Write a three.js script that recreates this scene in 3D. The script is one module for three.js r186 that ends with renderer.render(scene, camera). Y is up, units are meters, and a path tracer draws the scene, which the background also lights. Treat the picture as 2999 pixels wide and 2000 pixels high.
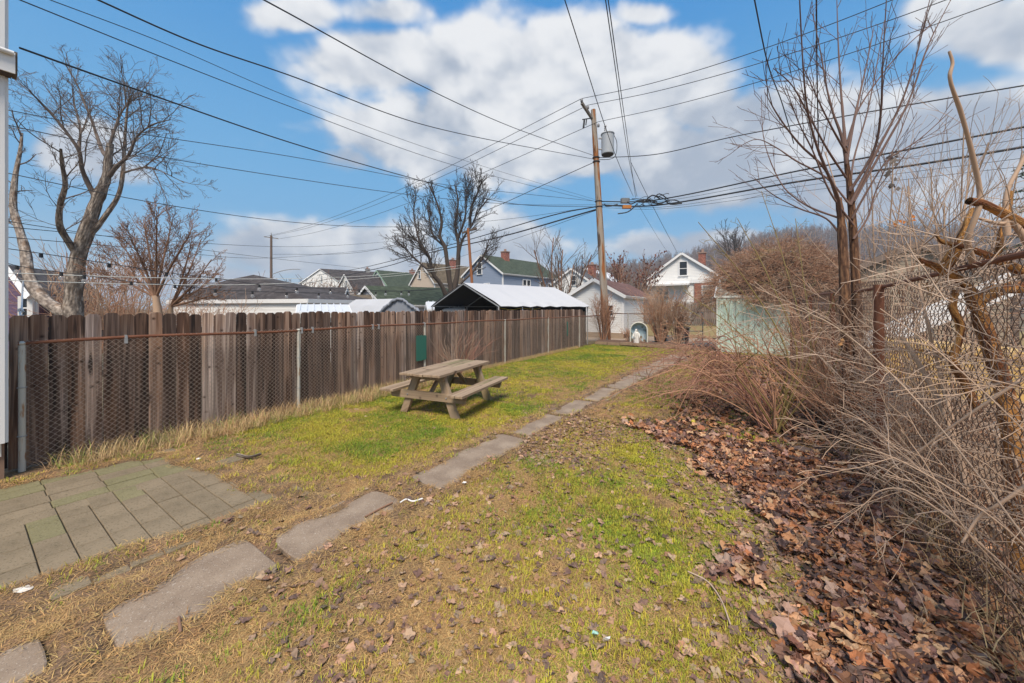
import * as THREE from 'three';
import { mergeGeometries } from 'three/addons/utils/BufferGeometryUtils.js';

// ---------- camera, sky, sun, exposure ----------
const F = 1072, EYE = 1.85, HOR = 902;              // focal length and horizon row, both in photograph pixels; eye height in metres
const V3 = THREE.Vector3;
const scene = new THREE.Scene();
const camera = new THREE.PerspectiveCamera(2 * Math.atan(1000 / F) * 180 / Math.PI, 2999 / 2000, 0.1, 3000);
camera.position.set(0, EYE, 0);
camera.lookAt(0, EYE, -10);
camera.setViewOffset(2999, 2000, 0, 1000 - HOR, 2999, 2000);   // level camera with a shifted lens
camera.updateProjectionMatrix();
const renderer = new THREE.WebGLRenderer({ antialias: true });
renderer.setSize(1024, 683);
renderer.toneMapping = THREE.LinearToneMapping;
renderer.toneMappingExposure = 1.5;
renderer.shadowMap.enabled = true;
const SUN = new V3(-0.06, 0.82, 0.57).normalize();
const sun = new THREE.DirectionalLight(0xfff1df, 3.3);
sun.position.copy(SUN).multiplyScalar(60);
sun.castShadow = true;
sun.shadow.radius = 42;                                // thin cloud before the sun: soft shadows
sun.shadow.mapSize.set(2048, 2048);
Object.assign(sun.shadow.camera, { left: -40, right: 40, top: 40, bottom: -40, near: 1, far: 200 });
scene.add(sun);

let seed = 7;
const rnd = () => { seed = (seed + 0x6d2b79f5) | 0; let t = Math.imul(seed ^ (seed >>> 15), 1 | seed); t = (t + Math.imul(t ^ (t >>> 7), 61 | t)) ^ t; return ((t ^ (t >>> 14)) >>> 0) / 4294967296; };
const rr = (a, b) => a + (b - a) * rnd();
const pick = (a) => a[Math.floor(rnd() * a.length)];
const clamp = (x, a = 0, b = 1) => Math.min(b, Math.max(a, x));
const smooth = (a, b, x) => { const t = clamp((x - a) / (b - a)); return t * t * (3 - 2 * t); };
const mix = (a, b, t) => a + (b - a) * t;
const mix3 = (a, b, t) => [mix(a[0], b[0], t), mix(a[1], b[1], t), mix(a[2], b[2], t)];
function hash(x, y, z) { let h = Math.imul(x, 374761393) ^ Math.imul(y, 668265263) ^ Math.imul(z, 1274126177); h = Math.imul(h ^ (h >>> 13), 1274126177); return ((h ^ (h >>> 16)) >>> 0) / 4294967296; }
const LUT = new Float32Array(4096), PERM = new Uint16Array(8192);
for (let i = 0; i < 4096; i++) { LUT[i] = hash(i, 11, 5); PERM[i] = i; }
for (let i = 4095; i > 0; i--) { const j = Math.floor(hash(i, 3, 9) * (i + 1)), t = PERM[i]; PERM[i] = PERM[j]; PERM[j] = t; }
for (let i = 0; i < 4096; i++) PERM[i + 4096] = PERM[i];
function noise(x, y, z = 0) {
  const i = Math.floor(x), j = Math.floor(y), k = Math.floor(z); let a = x - i, b = y - j, c = z - k;
  a = a * a * (3 - 2 * a); b = b * b * (3 - 2 * b); c = c * c * (3 - 2 * c);
  const A = PERM[i & 4095], B = PERM[(i + 1) & 4095], jj = j & 4095, j1 = (j + 1) & 4095, kk = k & 4095;
  const a0 = PERM[A + jj] + kk, a1 = PERM[A + j1] + kk, b0 = PERM[B + jj] + kk, b1 = PERM[B + j1] + kk;
  const p0 = LUT[PERM[a0 & 4095]], p1 = LUT[PERM[b0 & 4095]], p2 = LUT[PERM[a1 & 4095]], p3 = LUT[PERM[b1 & 4095]];
  const x0 = p0 + (p1 - p0) * a, x1 = p2 + (p3 - p2) * a, lo = x0 + (x1 - x0) * b; if (c === 0) return lo;
  const q0 = LUT[PERM[(a0 + 1) & 4095]], q1 = LUT[PERM[(b0 + 1) & 4095]], q2 = LUT[PERM[(a1 + 1) & 4095]], q3 = LUT[PERM[(b1 + 1) & 4095]];
  const y0 = q0 + (q1 - q0) * a, y1 = q2 + (q3 - q2) * a; return lo + (y0 + (y1 - y0) * b - lo) * c;
}
function fbm(x, y, z = 0, o = 4) { let s = 0, a = 0.5, n = 0; for (let i = 0; i < o; i++) { s += a * noise(x, y, z); n += a; x = x * 2.03 + 17.1; y = y * 2.03 + 9.2; z = z * 2.03 + 3.7; a *= 0.5; } return s / n; }

// the sky: blue air with broken cumulus, the same kind of cloud all the way round
{
  const W = 2048, HH = 1024, data = new Float32Array(W * HH * 4);
  // cumulus banks as [bearing x, y, half width, half height, weight] in photograph pixels
  const B = [[1130, 175, 250, 95, 1], [1400, 190, 300, 120, 1], [1690, 170, 240, 130, 1], [1950, 230, 260, 140, 1], [2080, 320, 190, 110, 0.9], [1500, 330, 420, 140, 1], [1800, 420, 420, 110, 1],
    [1160, 390, 260, 110, 0.85], [1420, 460, 300, 80, 0.8], [2100, 520, 400, 110, 0.95], [2400, 400, 460, 160, 1.15], [2850, 400, 380, 160, 1.2], [2650, 540, 500, 120, 1.1], [2250, 330, 220, 100, 0.95], [2100, 470, 360, 110, 1.1], [2950, 600, 300, 90, 0.8],
    [820, 720, 200, 80, 1], [1060, 750, 240, 90, 1], [1480, 720, 140, 95, 1], [1400, 800, 200, 60, 0.9], [500, 830, 330, 75, 0.9], [240, 430, 165, 90, 0.95], [330, 500, 130, 60, 0.6],
    [860, 40, 160, 60, 0.72], [1130, 30, 150, 60, 0.68], [2930, 90, 240, 120, 0.85], [2760, 30, 160, 60, 0.7], [2120, 720, 180, 60, 1], [1930, 720, 130, 45, 0.85], [1880, 40, 110, 45, 0.6], [1020, 460, 110, 60, 0.7]];
  for (let j = 0; j < HH; j++) {
    const el = (j + 0.5) / HH * Math.PI - Math.PI / 2, sy = Math.sin(el), cy = Math.cos(el);
    for (let i = 0; i < W; i++) {
      const ph = ((i + 0.5) / W - 0.5) * 2 * Math.PI, dx = Math.cos(ph) * cy, dz = Math.sin(ph) * cy, at = (j * W + i) * 4;
      const e = clamp(Math.asin(sy) / 1.1);
      let c = mix3([0.40, 0.62, 0.78], [0.165, 0.45, 0.77], smooth(0, 0.22, e)); c = mix3(c, [0.045, 0.27, 0.66], smooth(0.14, 0.75, e));
      if (sy < -0.02) { data[at] = 0.3; data[at + 1] = 0.32; data[at + 2] = 0.33; data[at + 3] = 1; continue; }
      const px = dx * 4.2, py = sy * 6.4, pz = dz * 4.2;
      const f1 = fbm(px + 3, py, pz + 8, 5), f2 = fbm(px * 3.1 + 30 + f1 * 1.5, py * 3.1, pz * 3.1, 6), f3 = Math.abs(noise(px * 9, py * 9, pz * 9) - 0.5) * 2;
      const edge = (f1 - 0.5) * 1.5 + (f2 - 0.5) * 1.7 - (f3 - 0.5) * 0.12;
      let front = 0, m = -1, hgt = 0.5;
      if (dz < -0.25) {
        const X = 1500 + F * dx / -dz, Yp = HOR - F * sy / -dz;
        front = smooth(-0.25, -0.5, dz) * (1 - smooth(0, 300, -Yp)) ;
        let s = 0, hs = 0, hw = 0;
        for (const [bx, by, rx, ry, w] of B) { const q = ((X - bx) / rx) ** 2 + ((Yp - by) / ry) ** 2; const g = w * Math.exp(-q * 0.9); if (g > s) s = g; hs += g * clamp(0.5 - (Yp - by) / ry * 0.5); hw += g; }
        m = s * 2.1 - 0.78; hgt = hw > 0.001 ? hs / hw : 0.5;
      }
      const away = (f1 - 0.5) * 2.2 + 0.05;
      const dens = mix(away, m, front) + edge * mix(0.4, 0.9, front);
      const cov = smooth(-0.28, 0.5, dens) ** 1.15;
      const lit = clamp(0.07 + (f2 - 0.5) * 1.9 + (f1 - 0.5) * 1.0 + mix(0.3, hgt, front) * 0.45 + 0.3 * smooth(0.12, 0.5, sy) - smooth(0.5, 1.4, dens) * 0.1);
      const cl = mix3([0.42, 0.48, 0.58], [0.90, 0.905, 0.915], smooth(0.0, 1.0, lit));
      c = mix3(c, cl, cov * 0.96);
      data[at] = c[0]; data[at + 1] = c[1]; data[at + 2] = c[2]; data[at + 3] = 1;
    }
  }
  const sky = new THREE.DataTexture(data, W, HH, THREE.RGBAFormat, THREE.FloatType);
  sky.mapping = THREE.EquirectangularReflectionMapping; sky.magFilter = sky.minFilter = THREE.LinearFilter; sky.colorSpace = THREE.LinearSRGBColorSpace; sky.needsUpdate = true;
  const K = 0.68;
  for (let i = 0; i < data.length; i++) if (i % 4 < 3) data[i] *= K;
  scene.background = sky; scene.environment = sky;
}

// ---------- helpers ----------
// a point seen at photograph pixel (x, y) and standing d metres in front of the camera plane; gr: the same on level ground
const at = (x, y, d) => new V3((x - 1500) / F * d, EYE - (y - HOR) / F * d, -d);
const gr = (x, y) => at(x, y, F * EYE / (y - HOR));
// the yard's own axes: u runs along the board fence away from the house, v across the yard from the board fence
const AX = -5.67, AZ = -4.19, UX = 0.549, UZ = -0.836, VX = 0.836, VZ = 0.549, YAW = -0.5812;
const yd = (u, v, h = 0) => new V3(AX + UX * u + VX * v, h, AZ + UZ * u + VZ * v);
const toUV = (x, z) => [(x - AX) * UX + (z - AZ) * UZ, (x - AX) * VX + (z - AZ) * VZ];
const names = new Map();
function numbered(n) { const k = names.get(n) || 0; names.set(n, k + 1); return k ? n + '_' + String(k).padStart(3, '0') : n; }
function tag(o, label, category, group) { o.userData.label = label; o.userData.category = category; if (group) o.userData.group = group; return o; }
function thing(name, label, category, pos = [0, 0, 0], yaw = 0, group) {
  const g = new THREE.Group(); g.name = numbered(name); if (pos.isVector3) g.position.copy(pos); else g.position.set(...pos); g.rotation.y = yaw; scene.add(g); return tag(g, label, category, group);
}
function mesh(name, geo, m, parent) { const o = new THREE.Mesh(geo, m); o.name = name; o.castShadow = o.receiveShadow = true; parent.add(o); return o; }
function single(name, geo, m, label, category, group) { const o = mesh(numbered(name), geo, m, scene); return tag(o, label, category, group); }
function struct(name, geo, m) { const o = mesh(numbered(name), geo, m, scene); o.userData.kind = 'structure'; return o; }
function box(w, h, d, x = 0, y = 0, z = 0, rx = 0, ry = 0, rz = 0) { const g = new THREE.BoxGeometry(w, h, d); if (rx || ry || rz) g.applyMatrix4(new THREE.Matrix4().makeRotationFromEuler(new THREE.Euler(rx, ry, rz))); g.translate(x, y, z); return g; }
const merge = (a) => { const b = a.map((g) => (g.index ? g.toNonIndexed() : g)); for (const g of b) for (const k of Object.keys(g.attributes)) if (!['position', 'normal', 'uv'].includes(k)) g.deleteAttribute(k); return mergeGeometries(b); };
// a box beam between two points: width w across, height h
function beam(a, b, w, h) {
  const d = b.clone().sub(a), L = d.length(), g = new THREE.BoxGeometry(w, h, L);
  const q = new THREE.Matrix4().lookAt(a, b, Math.abs(d.y) > 0.98 * L ? new V3(1, 0, 0) : new V3(0, 1, 0));
  g.applyMatrix4(q); g.translate((a.x + b.x) / 2, (a.y + b.y) / 2, (a.z + b.z) / 2); return g;
}
class Geo {           // collects tubes, leaves and faces into one geometry
  constructor() { this.p = []; this.n = []; this.t = []; this.i = []; this.c = null; }
  tube(pts, rad, sides = 4, cap = true, us = 1) {
    const base = this.p.length / 3, N = pts.length; let nx = null, len = 0; const T = new V3(), nn = new V3(), bb = new V3();
    for (let k = 0; k < N; k++) {
      const a = pts[Math.max(0, k - 1)], b = pts[Math.min(N - 1, k + 1)]; T.subVectors(b, a).normalize();
      if (!nx) { nx = new V3(0, 1, 0); if (Math.abs(T.y) > 0.9) nx.set(1, 0, 0); }
      nn.copy(nx).addScaledVector(T, -nx.dot(T)).normalize(); nx = nn.clone(); bb.crossVectors(T, nn);
      if (k) len += pts[k].distanceTo(pts[k - 1]);
      const r = typeof rad === 'number' ? rad : rad[k];
      for (let s = 0; s <= sides; s++) { const an = s / sides * 2 * Math.PI, cs = Math.cos(an), sn = Math.sin(an), X = nn.x * cs + bb.x * sn, Y = nn.y * cs + bb.y * sn, Z = nn.z * cs + bb.z * sn; this.p.push(pts[k].x + X * r, pts[k].y + Y * r, pts[k].z + Z * r); this.n.push(X, Y, Z); this.t.push(s / sides * us, len); }
    }
    const w = sides + 1;
    for (let k = 0; k < N - 1; k++) for (let s = 0; s < sides; s++) { const q = base + k * w + s; this.i.push(q, q + 1, q + w, q + 1, q + w + 1, q + w); }
    if (cap) for (const [k, f] of [[0, 1], [N - 1, 0]]) for (let s = 1; s < sides - 1; s++) { const q = base + k * w; f ? this.i.push(q, q + s + 1, q + s) : this.i.push(q, q + s, q + s + 1); }
    return this;
  }
  face(...v) { const b = this.p.length / 3, e1 = v[1].clone().sub(v[0]), e2 = v[2].clone().sub(v[0]), n = e1.cross(e2).normalize(); for (const q of v) { this.p.push(q.x, q.y, q.z); this.n.push(n.x, n.y, n.z); this.t.push(q.x + q.z, q.y); } for (let k = 1; k < v.length - 1; k++) this.i.push(b, b + k, b + k + 1); return this; }
  quadUV(a, b, c, d, uv) { const k = this.p.length / 3; this.face(a, b, c, d); for (let s = 0; s < 4; s++) { this.t[(k + s) * 2] = uv[s][0]; this.t[(k + s) * 2 + 1] = uv[s][1]; } return this; }
  build() { const g = new THREE.BufferGeometry(); g.setAttribute('position', new THREE.Float32BufferAttribute(this.p, 3)); g.setAttribute('normal', new THREE.Float32BufferAttribute(this.n, 3)); g.setAttribute('uv', new THREE.Float32BufferAttribute(this.t, 2)); g.setIndex(this.i); return g; }
}
const curve = (pts, n) => new THREE.CatmullRomCurve3(pts, false, 'centripetal').getPoints(n);
function tex(w, h, fn, srgb = true) {
  const d = new Uint8Array(w * h * 4);
  for (let j = 0; j < h; j++) for (let i = 0; i < w; i++) { const c = fn(i / w, j / h, i, j), a = (j * w + i) * 4; d[a] = clamp(c[0]) * 255; d[a + 1] = clamp(c[1]) * 255; d[a + 2] = clamp(c[2]) * 255; d[a + 3] = 255; }
  const t = new THREE.DataTexture(d, w, h); t.wrapS = t.wrapT = THREE.RepeatWrapping; t.magFilter = THREE.LinearFilter; t.minFilter = THREE.LinearMipmapLinearFilter; t.generateMipmaps = true; if (srgb) t.colorSpace = THREE.SRGBColorSpace; t.needsUpdate = true; return t;
}
// noise that wraps on the unit square
const wrap = (x, y, f, z = 0, o = 4) => { const A = fbm(x * f, y * f, z, o); if (x < 0.7 && y < 0.7) return A; if (y < 0.7) return mix(A, fbm((x - 1) * f, y * f, z, o), smooth(0.7, 1, x)); if (x < 0.7) return mix(A, fbm(x * f, (y - 1) * f, z, o), smooth(0.7, 1, y)); const B = fbm((x - 1) * f, y * f, z, o), C = fbm(x * f, (y - 1) * f, z, o), D = fbm((x - 1) * f, (y - 1) * f, z, o), s = smooth(0.7, 1, x), t = smooth(0.7, 1, y); return mix(mix(A, B, s), mix(C, D, s), t); };
const lin = (r, g, b) => new THREE.Color().setRGB(r, g, b);
const M = (c, rough = 0.85, o = {}) => new THREE.MeshStandardMaterial({ color: Array.isArray(c) ? lin(...c) : c, roughness: rough, ...o });

// ---------- materials ----------
const woodGrain = (t, s, seedz) => { // t across a board 0..1, s along it in metres
  const g = fbm(t * 9 + fbm(t * 2, s * 1.3, seedz, 2) * 1.6, s * 0.9, seedz, 4), fine = noise(t * 46, s * 4, seedz + 5);
  let kn = 0; for (let k = 0; k < 3; k++) { const kx = 0.2 + 0.6 * hash(k, seedz | 0, 3), ky = 1.83 * hash(k, seedz | 0, 9), q = Math.hypot((t - kx) * 0.14, s - ky); kn = Math.max(kn, Math.exp(-((q / 0.016) ** 2))); }
  return [g, fine, kn];
};
// sixteen weathered boards side by side, 0.14 m by 1.83 m each
const NB = 16;
const fenceTex = tex(2048, 1024, (x, y) => {
  const b = Math.floor(x * NB), t = x * NB - b, s = y * 1.83, z = b * 13 + 1, [g, f, k] = woodGrain(t, s, z), hue = hash(b, 1, 1);
  let c = mix3([0.36, 0.315, 0.295], [0.66, 0.60, 0.56], smooth(0.25, 0.75, g) * 0.75 + f * 0.3);
  c = mix3(c, [0.50, 0.375, 0.28], smooth(0.45, 0.7, fbm(t * 1.3, s * 1.4, z + 50, 3)) * (0.2 + 0.45 * hue));
  const st = fbm(t * 2.4 + 9, s * 0.9, z + 80, 5) + 0.2 * (hash(b, 7, 2) - 0.5);
  c = mix3(c, [0.20, 0.13, 0.095], smooth(0.46, 0.63, st) * (0.4 + 0.58 * hash(b, 4, 4)));
  c = mix3(c, [0.10, 0.07, 0.06], smooth(0.60, 0.74, fbm(t * 3 + 40, s * 1.7, z + 120, 5)) * 0.8 * hash(b, 9, 9));
  c = mix3(c, [0.16, 0.11, 0.085], k * 0.8);
  c = mix3(c, [0.66, 0.61, 0.56], smooth(0.58, 0.75, fbm(t * 5, s * 0.7, z + 20, 3)) * 0.4);
  return c.map((q) => q * (0.93 + 0.14 * f));
});
const fenceBump = tex(640, 512, (x, y) => { const b = Math.floor(x * NB), t = x * NB - b, [g, f, k] = woodGrain(t, y * 1.83, b * 13 + 1); const q = g * 0.55 + f * 0.4 - k * 0.3; return [q, q, q]; }, false);
const boardMats = [[1.65, 1.6, 1.59], [1.0, 0.94, 0.92], [1.35, 1.12, 0.95], [0.56, 0.46, 0.41], [2.0, 1.96, 1.93]].map((c) => M(c, 0.9, { map: fenceTex, bumpMap: fenceBump, bumpScale: 0.004 }));
const tableTex = tex(512, 1024, (x, y) => { const b = Math.floor(x * 4), t = x * 4 - b, s = y * 1.83, [g, f, k] = woodGrain(t, s * 0.8, b * 7 + 200); let c = mix3([0.43, 0.36, 0.30], [0.70, 0.63, 0.55], g * 0.8 + f * 0.28); c = mix3(c, [0.36, 0.37, 0.22], smooth(0.56, 0.7, fbm(t * 1.5, s * 1.6, b + 300, 4)) * 0.5); c = mix3(c, [0.2, 0.15, 0.12], k * 0.6); return c; });
const tableMat = M([1.12, 1.07, 0.98], 0.88, { map: tableTex });
const greyWood = M([0.9, 0.9, 0.9], 0.9, { map: tex(256, 512, (x, y) => { const [g, f] = woodGrain(x, y * 2, 77); let c = mix3([0.42, 0.39, 0.36], [0.66, 0.63, 0.6], g * 0.8 + f * 0.25); return mix3(c, [0.3, 0.27, 0.22], smooth(0.55, 0.7, fbm(x * 2, y * 3, 9, 3)) * 0.5); }) });
const poleMat = M([1, 1, 1], 0.9, { map: tex(512, 1024, (x, y) => { const g = wrap(x, y * 0.4, 14, 3, 3), f = noise(x * 90, y * 12); let c = mix3([0.46, 0.41, 0.36], [0.70, 0.66, 0.61], g * 0.8 + f * 0.25); c = mix3(c, [0.58, 0.32, 0.12], smooth(0.50, 0.62, wrap(x, y, 5, 40, 4)) * 0.85); return mix3(c, [0.2, 0.13, 0.09], smooth(0.62, 0.68, wrap(x, y, 9, 60, 3)) * 0.6); }) });
poleMat.map.repeat.set(1, 1 / 9);
const barkGrey = M([1, 1, 1], 0.95, { map: tex(256, 512, (x, y) => { const g = wrap(x, y, 10, 1, 4), s = wrap(x * 1, y * 0.3, 16, 8, 3); let c = mix3([0.34, 0.30, 0.27], [0.72, 0.67, 0.62], smooth(0.3, 0.7, g * 0.5 + s * 0.5)); return mix3(c, [0.42, 0.32, 0.24], smooth(0.55, 0.7, wrap(x, y, 4, 30, 3)) * 0.5); }), bumpMap: tex(256, 512, (x, y) => { const q = wrap(x, y * 0.4, 18, 2, 4); return [q, q, q]; }, false), bumpScale: 0.03 });
const barkOrange = M([1, 1, 1], 0.9, { map: tex(256, 512, (x, y) => { const g = wrap(x, y, 9, 4, 4), sp = noise(x * 50, y * 90, 4); let c = mix3([0.40, 0.25, 0.13], [0.72, 0.52, 0.29], smooth(0.3, 0.7, g)); c = mix3(c, [0.82, 0.68, 0.46], smooth(0.8, 0.95, sp) * 0.7); return mix3(c, [0.34, 0.17, 0.08], smooth(0.52, 0.68, wrap(x, y, 5, 70, 4)) * 0.75); }), bumpMap: tex(256, 512, (x, y) => { const q = 0.6 * wrap(x, y * 0.5, 16, 12, 4) + 0.4 * noise(x * 50, y * 90, 4); return [q, q, q]; }, false), bumpScale: 0.012 });
const barkBrown = M([0.25, 0.14, 0.088], 0.9), barkDark = M([0.065, 0.05, 0.042], 0.9), barkTan = M([0.47, 0.325, 0.225], 0.9), barkPale = M([0.50, 0.37, 0.275], 0.85), barkOlive = M([0.25, 0.185, 0.06], 0.75), barkRed = M([0.38, 0.185, 0.13], 0.85), twigGrey = M([0.15, 0.115, 0.095], 0.9), barkRust = M([0.46, 0.25, 0.15], 0.92), barkTrunk = M([1, 1, 1], 0.92, { map: tex(256, 512, (x, y) => mix3([0.26, 0.17, 0.12], [0.54, 0.40, 0.29], smooth(0.3, 0.72, 0.6 * wrap(x, y * 0.4, 14, 6, 4) + 0.4 * wrap(x, y, 20, 16, 3)))) });
const white = M([0.80, 0.80, 0.78], 0.6), trimW = M([0.80, 0.80, 0.79], 0.55), offWhite = M([0.66, 0.65, 0.61], 0.7), beige = M([0.56, 0.46, 0.36], 0.8), blueSide = M([0.245, 0.30, 0.40], 0.8), greySide = M([0.42, 0.41, 0.43], 0.8), purple = M([0.13, 0.075, 0.13], 0.8), tanSide = M([0.42, 0.35, 0.26], 0.8), redPaint = M([0.32, 0.03, 0.03], 0.7);
const shingle = (a, b, z) => M([1, 1, 1], 0.95, { map: tex(256, 256, (x, y) => { const row = Math.floor(y * 16), q = x * 12 + (row % 2) * 0.5, n = hash(Math.floor(q) % 12, row, z); let c = mix3(a, b, n * 0.8 + 0.4 * (noise(x * 90, y * 90, z) - 0.5) + 0.1); return c; }) });
const roofDark = shingle([0.20, 0.18, 0.18], [0.33, 0.31, 0.31], 1), roofGreen = shingle([0.19, 0.23, 0.18], [0.29, 0.33, 0.27], 2), roofBrown = shingle([0.36, 0.25, 0.23], [0.48, 0.36, 0.33], 3), roofTan = shingle([0.30, 0.26, 0.20], [0.43, 0.38, 0.31], 4), roofGrey = shingle([0.26, 0.26, 0.27], [0.39, 0.39, 0.40], 5);
const brickMat = M([1, 1, 1], 0.9, { map: tex(256, 256, (x, y) => { const row = Math.floor(y * 16), q = x * 6 + (row % 2) * 0.5, fx = q - Math.floor(q), fy = y * 16 - row, n = hash(Math.floor(q) % 6, row, 5); if (fx < 0.05 || fy < 0.16) return [0.62, 0.57, 0.53]; return mix3([0.48, 0.22, 0.16], [0.66, 0.36, 0.27], n); }) });
const glass = M([0.03, 0.035, 0.04], 0.06), glassPale = M([0.28, 0.36, 0.36], 0.1), black = M([0.016, 0.016, 0.018], 0.6), wireMat = M([0.025, 0.027, 0.03], 0.6), steel = M([0.40, 0.41, 0.42], 0.55, { metalness: 0.4 }), rust = M([1, 1, 1], 0.85, { map: tex(256, 256, (x, y) => mix3([0.36, 0.20, 0.13], [0.56, 0.38, 0.28], wrap(x, y, 12, 5, 4))) });
const galv = M([1, 1, 1], 0.55, { map: tex(256, 256, (x, y) => mix3([0.76, 0.75, 0.71], [0.62, 0.47, 0.35], smooth(0.56, 0.72, wrap(x, y, 6, 15, 4)))), metalness: 0.15 });
const meshWire = M([0.40, 0.33, 0.28], 0.6, { metalness: 0.2 }), meshRust = M([0.115, 0.07, 0.05], 0.7), concrete = M([1, 1, 1], 0.92, { map: tex(512, 512, (x, y) => { const n = wrap(x, y, 8, 2, 5), f = noise(x * 150, y * 150, 6), f2 = noise(x * 260, y * 260, 9); let c = mix3([0.475, 0.405, 0.34], [0.65, 0.58, 0.50], n); c = mix3(c, [0.74, 0.70, 0.65], smooth(0.72, 0.95, f) * 0.6); c = mix3(c, [0.28, 0.25, 0.22], smooth(0.75, 0.95, f2) * 0.6); return c; }) });

// ---------- ground ----------
const pathV = (u) => 3.92 + 0.065 * u - 0.0012 * u * u;                  // middle line of the worn path across the yard
const slabs = [];                                                       // [u0, u1, half width, drift]
for (const [a, b, w, o] of [[-1.5, -0.1, 0.16, -0.02], [0.08, 0.9, 0.26, 0], [0.96, 1.98, 0.2, 0.06], [2.3, 4.05, 0.21, 0.05], [4.12, 5.3, 0.16, 0.02], [5.36, 6.5, 0.17, 0], [6.56, 7.9, 0.17, 0], [7.96, 9.8, 0.19, 0], [9.86, 11.7, 0.24, 0], [11.8, 13.4, 0.32, 0.05], [13.5, 15.2, 0.45, 0.1]]) slabs.push([a, b, w, o]);
// how far a spot lies from the middle of the nearest slab: below 1 the slab shows, above it soil has crept over
const slabE = (u, v) => { let e = 9; for (const [a, b, w, o] of slabs) { if (u < a - 0.4 || u > b + 0.4) continue; const c = pathV((a + b) / 2) + o, ev = Math.abs(v - c) / w, eu = 1 + (Math.abs(u - (a + b) / 2) - (b - a) / 2) / 0.12; e = Math.min(e, Math.max(ev, eu)); } return e + 0.85 * (fbm(u * 3.2, v * 3.2, 14, 3) - 0.5) + 0.25 * (noise(u * 14, v * 14) - 0.5); };
const onSlab = (u, v) => slabE(u, v) < 0.97;
const onPatio = (u, v) => u > -3 && patioE(u, v) > 0;
const leafEdge = (u) => (u > 5.7 ? 6.0 : u > 3 ? 6.0 + (5.7 - u) * 0.5 : 7.35) + 0.5 * (noise(u * 1.1, 2.2) - 0.5);
function zone(u, v) {   // what grows or lies at a spot: live grass, straw, bare soil, leaves
  const n1 = fbm(u * 0.55, v * 0.55, 3, 4), n2 = fbm(u * 1.9 + 7, v * 1.9, 6, 4);
  const dp = Math.abs(v - pathV(u));
  const n3 = fbm(u * 6 + 3, v * 6, 12, 3);
  let green = smooth(0.36, 0.64, n1 * 0.4 + n2 * 0.3 + n3 * 0.3), soil = smooth(0.50, 0.70, fbm(u * 0.8 + 31, v * 0.8, 2, 4)) * 0.7, leaf = 0.06;
  const worn = smooth(0.8 + 0.5 * (n2 - 0.5), 0.3, dp), trod = smooth(0.42 + 0.4 * (n2 - 0.5), 0.2, dp); green *= 1 - 0.93 * worn; soil = Math.max(soil, worn * smooth(0.3, 0.55, n2), trod);
  const pat = smooth(2.5 + 1.2 * (n2 - 0.5), 1.4, u) * smooth(4.3, 3.4, v); green *= 1 - 0.9 * pat; soil = Math.max(soil, pat * (0.5 + 0.5 * smooth(0.3, 0.5, n2)));
  const mulch = smooth(3.2, 3.8, u) * smooth(6.6, 5.6, u) * smooth(4.3, 4.6, v) * smooth(5.9, 5.1, v); green *= 1 - 0.8 * mulch; leaf += mulch * 0.34;
  const le = leafEdge(u), lz = smooth(le - 1.0, le + 0.4, v + 1.0 * (n2 - 0.5) + 0.5 * (n3 - 0.5)); green = mix(green, smooth(0.58, 0.68, n2) * 0.9, lz); leaf = mix(leaf, 1, lz);
  const fg = smooth(2.3, 0.9, u + 1.2 * (n2 - 0.5)) * smooth(4.1, 4.5, v) * smooth(7.4, 6.2, v); green *= 1 - 0.75 * fg; leaf += 0.1 * smooth(4.2, 5.0, v) * smooth(3.5, 1.5, u);
  const far = Math.max(smooth(6.5, 10, u) * smooth(4.0, 3.4, v), 0.75 * smooth(1.6, 2.6, u) * smooth(3.4, 2.7, v) * smooth(0.4, 0.55, n2 + 0.12)); green = Math.max(green, far * (0.75 + 0.35 * (n1 - 0.3)));
  const tb = smooth(1.0, 0.35, Math.hypot(u - 4.75, (v - 2.25) * 0.8)); green *= 1 - 0.75 * tb; soil = Math.max(soil, tb * 0.8);
  const rest = smooth(4.6, 5.4, v) * smooth(4, 8, u); green *= 1 - 0.35 * rest;
  const moss = smooth(0.50, 0.6, fbm(u * 1.6 + 60, v * 1.6, 9, 4)) * smooth(5.4, 6.3, v) * smooth(8.2, 7.6, v) * smooth(8, 5, u);
  return { green: clamp(green), soil: clamp(soil), leaf: clamp(leaf), moss };
}
const under = (u, v) => onSlab(u, v) || onPatio(u, v);
const patioE = (u, v) => Math.min(1.02 + 0.12 * (v - 1) - u, v - 0.72 - Math.max(0, 0.35 * u - 0.1), 3.0 + 0.1 * u - v) + 0.3 * (fbm(u * 2.6, v * 2.6, 24, 3) - 0.5) + 0.08 * (noise(u * 12, v * 12, 2) - 0.5);   // metres inside the paving's ragged edge
const groundH = (u, v) => { if (u < -4 || u > 20 || v < -0.5 || v > 9) return 0; return (fbm(u * 0.9, v * 0.9, 1, 3) - 0.62) * 0.07 * smooth(0, 0.5, Math.min(Math.abs(v - pathV(u)) - 0.2, u < 1.6 && v < 3.6 ? 0 : 1)) - 0.006 + edgeH(u, v); };
const edgeH = (u, v) => { let h = 0; if (u < 2.2 && v < 3.9) { const q = patioE(u, v); h = q > -0.4 ? mix(0.03, -0.03, smooth(-0.07, 0.07, q)) * smooth(-0.4, -0.1, q) : 0; } const e = slabE(u, v); if (e < 2) h = Math.min(h || 1, mix(-0.03, 0.024, smooth(0.85, 1.1, e)) * smooth(2, 1.3, e)); return h === 1 ? 0 : h; };
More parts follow.
